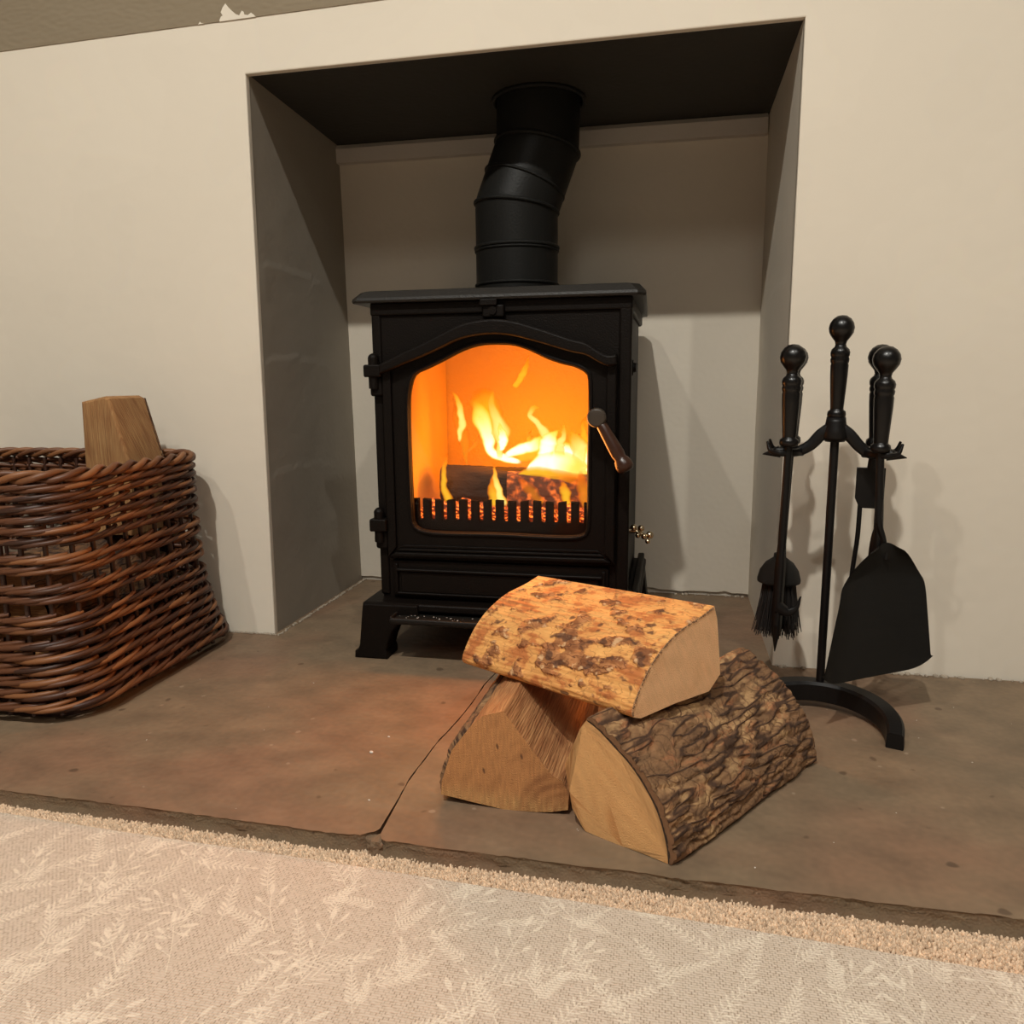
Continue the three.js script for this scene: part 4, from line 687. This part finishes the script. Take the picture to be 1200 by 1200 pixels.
// ---------------------------------------------------------------- fireside tool set
{
  const R0 = [0.904, 0.15], fw = [-0.195, 0.981], rt = [0.981, 0.195];
  const P = (a, y, b) => [R0[0] + rt[0] * a + fw[0] * b, y, R0[1] + rt[1] * a + fw[1] * b];   // sideways, height, towards the room
  const handle = (x, y, z, k = 1) => lathe([[0, 0.0165], [0.006, 0.0155], [0.0115, 0.0118], [0.0152, 0.0062], [0.0165, 0], [0.0152, -0.0062], [0.0118, -0.0115], [0.0078, -0.0165], [0.0068, -0.0205], [0.0078, -0.0235], [0.0112, -0.0265], [0.0126, -0.0305], [0.0122, -0.0345], [0.0112, -0.0365], [0.0122, -0.039], [0.0118, -0.0425], [0.0108, -0.0445], [0.0116, -0.047], [0.0112, -0.06], [0.0098, -0.083], [0.0086, -0.102], [0.0088, -0.104], [0.0116, -0.106], [0.0122, -0.110], [0.0116, -0.1135], [0.009, -0.1155], [0, -0.1155]], 32).scale(k, 1, k).translate(x, y, z);
  const stand = thing('tool_stand', 'black iron fireside tool stand on the hearth at the right with a ball-topped centre rod', 'stand');
  mesh('handle', handle(...P(0, 0.5135, 0), 0.95), M.gloss, stand);
  mesh('rod', merge([cyl(P(0, 0.018, 0), P(0, 0.40, 0), 0.0056, 0.0056, 16), lathe([[0.006, 0], [0.0078, 0.002], [0.006, 0.005]], 20).translate(...P(0, 0.022, 0))]), M.satin, stand);
  mesh('hub', lathe([[0, -0.008], [0.012, -0.008], [0.0165, -0.002], [0.0145, 0.008], [0.0125, 0.018], [0.0118, 0.024], [0, 0.024]], 28).translate(...P(0, 0.376, 0)), M.satin, stand);
  const bar = (pts, w, h, n = 30) => { const c = new THREE.CatmullRomCurve3(pts.map((q) => V(...q)), false, 'centripetal'); const m = 12;
    const body = gridGeo(m, n, (u, v) => { const p = c.getPoint(v), tg = c.getTangent(v), s = V(tg.z, 0, -tg.x); if (s.lengthSq() < 1e-6) s.set(fw[0], 0, fw[1]); s.normalize(); const up = V().crossVectors(tg, s).normalize(), a = u * Math.PI * 2, ww = Array.isArray(w) ? lerp(w[0], w[1], v) : w, hh = Array.isArray(h) ? lerp(h[0], h[1], v) : h; const ce = Math.cos(a), se = Math.sin(a), pw = 0.55; p.addScaledVector(s, Math.sign(ce) * Math.pow(Math.abs(ce), pw) * ww).addScaledVector(up, Math.sign(se) * Math.pow(Math.abs(se), pw) * hh); return p.toArray(); });
    return body; };
  for (const sg of [-1, 1]) {
    const e = sg < 0 ? 0.056 : 0.052;
    const parts = [bar([P(sg * 0.006, 0.385, 0), P(sg * 0.017, 0.377, 0), P(sg * 0.03, 0.3625, 0), P(sg * (e - 0.01), 0.354, 0), P(sg * (e + 0.016), 0.353, 0)], 0.0085, [0.0088, 0.0062])];
    // forked rests with pointed tips that turn up
    for (const b of [-1, 1]) parts.push(bar([P(sg * (e - 0.014), 0.354, 0), P(sg * (e - 0.006), 0.354, b * 0.017), P(sg * (e + 0.010), 0.354, b * 0.030), P(sg * (e + 0.022), 0.356, b * 0.024), P(sg * (e + 0.027), 0.368, b * 0.020)], [0.0062, 0.0014], [0.0062, 0.0014], 24));
    parts.push(cyl(P(sg * (e + 0.012), 0.353, 0), P(sg * (e + 0.034), 0.349, 0), 0.0085, 0.0006, 10));
    mesh('hook_arm', merge(parts), M.satin, stand);
  }
  { // horseshoe base, arched so that only its ends and heel touch
    const Rr = 0.09, C = P(0, 0, 0.09), pr = [[-0.0135, 0.002], [-0.0125, 0], [0.0125, 0], [0.0135, 0.002], [0.0125, 0.023], [0.009, 0.0265], [-0.009, 0.0265], [-0.0125, 0.023], [-0.0135, 0.002]];
    const X = (th) => { const a = th; return [-fw[0] * Math.cos(a) + rt[0] * Math.sin(a), -fw[1] * Math.cos(a) + rt[1] * Math.sin(a)]; };
    const fn = (u, v) => { const th = lerp(-1.72, 1.72, v), d = X(th), q = pr[Math.round(u * 8)], lift = 0.011 * Math.pow(Math.max(0, Math.cos(th * 0.91)), 0.8), k = 1 - 0.25 * Math.pow(Math.abs(th) / 1.72, 3); return [C[0] + d[0] * (Rr + q[0] * k), q[1] * k + lift, C[2] + d[1] * (Rr + q[0] * k)]; };
    const ringG = gridGeo(8, 60, fn);
    const cap = (v) => { const g = new THREE.BufferGeometry(), a = []; for (let i = 1; i < 7; i++) a.push(...fn(0, v), ...fn(i / 8, v), ...fn((i + 1) / 8, v)); g.setAttribute('position', new THREE.Float32BufferAttribute(a, 3)); g.computeVertexNormals(); return g; };
    const feet = [-1.6, 1.6].map((th) => { const d = X(th); return cyl([C[0] + d[0] * Rr, 0, C[2] + d[1] * Rr], [C[0] + d[0] * Rr, 0.014, C[2] + d[1] * Rr], 0.009, 0.0085, 16); });
    mesh('base', merge([facet(ringG), cap(0), flip(cap(1)), ...feet]), M.satin, stand);
  }
  const tool = (name, label) => thing(name, label, name === 'hearth_brush' ? 'brush' : name.replace('fireplace_', '').replace('hearth_', '').replace('fire_', ''), 'fireside tools on the stand');
  { const t = tool('fire_poker', 'black poker with a pointed tip and hook, hanging front left on the tool stand'), x = (y) => -0.0555 - 0.004 * (0.36 - y) / 0.25, b = 0.026;
    mesh('handle', handle(...P(-0.0555, 0.4775, b)), M.gloss, t);
    mesh('shaft', merge([cyl(P(x(0.225), 0.225, b), P(-0.0555, 0.365, b), 0.0055, 0.005), cyl(P(x(0.2), 0.2, b), P(x(0.23), 0.23, b), 0.0072, 0.0056, 4), cyl(P(x(0.118), 0.118, b), P(x(0.2), 0.2, b), 0.0072, 0.0072, 4), cyl(P(x(0.08), 0.08, b), P(x(0.118), 0.118, b), 0.0006, 0.0072, 4)]), M.satin, t);
    mesh('hook', bar([P(x(0.15), 0.144, b), P(x(0.15) + 0.013, 0.138, b), P(x(0.15) + 0.023, 0.144, b), P(x(0.15) + 0.0285, 0.161, b)], [0.0078, 0.001], [0.0085, 0.001], 20), M.satin, t); }
  { const t = tool('hearth_brush', 'black hearth brush with a domed cap, hanging behind the poker'), b = -0.02, a = -0.058;
    mesh('handle', handle(...P(a + 0.003, 0.4775, b)), M.gloss, t);
    mesh('shaft', cyl(P(a - 0.002, 0.20, b), P(a + 0.003, 0.365, b), 0.005), M.satin, t);
    mesh('cap', lathe([[0, 0.04], [0.008, 0.0395], [0.0085, 0.034], [0.011, 0.032], [0.019, 0.026], [0.0262, 0.015], [0.0292, 0.003], [0.029, -0.001], [0.026, -0.002], [0, -0.002]], 36)  .translate(...P(a - 0.004, 0.169, b)), M.dustBlack, t);
    const r = mulberry(61), br = []; for (let i = 0; i < 520; i++) { const th = r() * 6.283, q = Math.sqrt(r()), l = 0.062 + 0.016 * r(), x0 = q * 0.022 * Math.cos(th), z0 = q * 0.022 * Math.sin(th), sp = 1.25 + 0.25 * r(), c = P(a - 0.003 + x0, 0.168, b + z0), m = P(a - 0.003 + x0 * 1.2 + 0.002 * (r() - 0.5), 0.168 - l * 0.5, b + z0 * 1.2), e = P(a - 0.004 + x0 * sp + 0.008 * (r() - 0.5), 0.168 - l, b + z0 * sp + 0.006 * (r() - 0.5)); br.push(new THREE.TubeGeometry(new THREE.QuadraticBezierCurve3(V(...c), V(...m), V(...e)), 3, 0.0006, 3)); }
    mesh('bristles', merge(br), std({ color: lin(0.014, 0.010, 0.008), roughness: 0.8 }), t).userData.kind = 'stuff'; }
  { const t = tool('fireplace_shovel', 'black ash shovel with a wide curved blade hanging at the right front of the stand'), b = 0.026, a = 0.0535;
    mesh('handle', handle(...P(a, 0.4725, b)), M.gloss, t);
    mesh('shaft', merge([cyl(P(a + 0.006, 0.232, b), P(a, 0.36, b), 0.0055, 0.005), bar([P(a + 0.003, 0.30, b), P(a + 0.005, 0.255, b), P(a + 0.0065, 0.222, b - 0.002)], [0.005, 0.014], [0.005, 0.0025], 16)]), M.satin, t);
    // blade: dished plate with rounded shoulders, its left corner nearer
    const yaw = 0.78, cw = Math.cos(yaw), sw = Math.sin(yaw), wd = (v) => lerp(0.016, 0.060, Math.pow(clamp(v / 0.28), 0.6)) + 0.034 * v;
    const bl = (off) => gridGeo(28, 30, (u, v) => { const s = (u * 2 - 1), w = wd(v), x = s * w, cut = v > 0.88 ? Math.pow(Math.abs(s), 6) * 0.02 * (v - 0.88) / 0.12 : 0, dish = 0.017 * Math.pow(Math.abs(s), 3.2) * (0.35 + 0.65 * sst(0.05, 0.4, v)) - 0.012 * sst(0.25, 0, v) * -1 + off, y = 0.238 - 0.172 * v + cut; return P(a + 0.0085 + x * cw + dish * sw * 0.6, y + 0.006 * (1 - v) * (1 - s * s), b - x * sw + dish * cw + 0.012 * v); });
    mesh('blade', merge([bl(0.0009), flip(bl(-0.0009))]), M.dustBlack, t); }
  { const t = tool('fireplace_tongs', 'black fire tongs hanging at the right of the stand, mostly hidden behind the shovel'), b = -0.02, a = 0.0495;
    mesh('handle', handle(...P(a, 0.4765, b)), M.gloss, t);
    mesh('hinge_plate', merge([slabXY([[-0.0175, 0.333], [0.0175, 0.333], [0.0175, 0.292], [0.0115, 0.279], [-0.0115, 0.279], [-0.0175, 0.292]].reverse(), -0.004, 0.004, 0.001).rotateY(-0.19).translate(...P(a - 0.003, 0, b)), cyl(P(a - 0.003, 0.33, b), P(a, 0.366, b), 0.0055, 0.005)]), M.satin, t);
    for (const s of [-1, 1]) mesh('tong_arm', merge([tube([P(a - 0.003 + s * 0.0105, 0.287, b), P(a - 0.003 + s * 0.011, 0.24, b), P(a - 0.003 + s * 0.015, 0.17, b), P(a - 0.003 + s * 0.008, 0.10, b), P(a - 0.003 + s * 0.004, 0.085, b)], 0.0031, 24, 8), new THREE.SphereGeometry(0.009, 14, 10).scale(0.5, 1, 1).translate(...P(a - 0.003 + s * 0.0055, 0.08, b))]), M.satin, t); }
}
renderer.render(scene, camera);
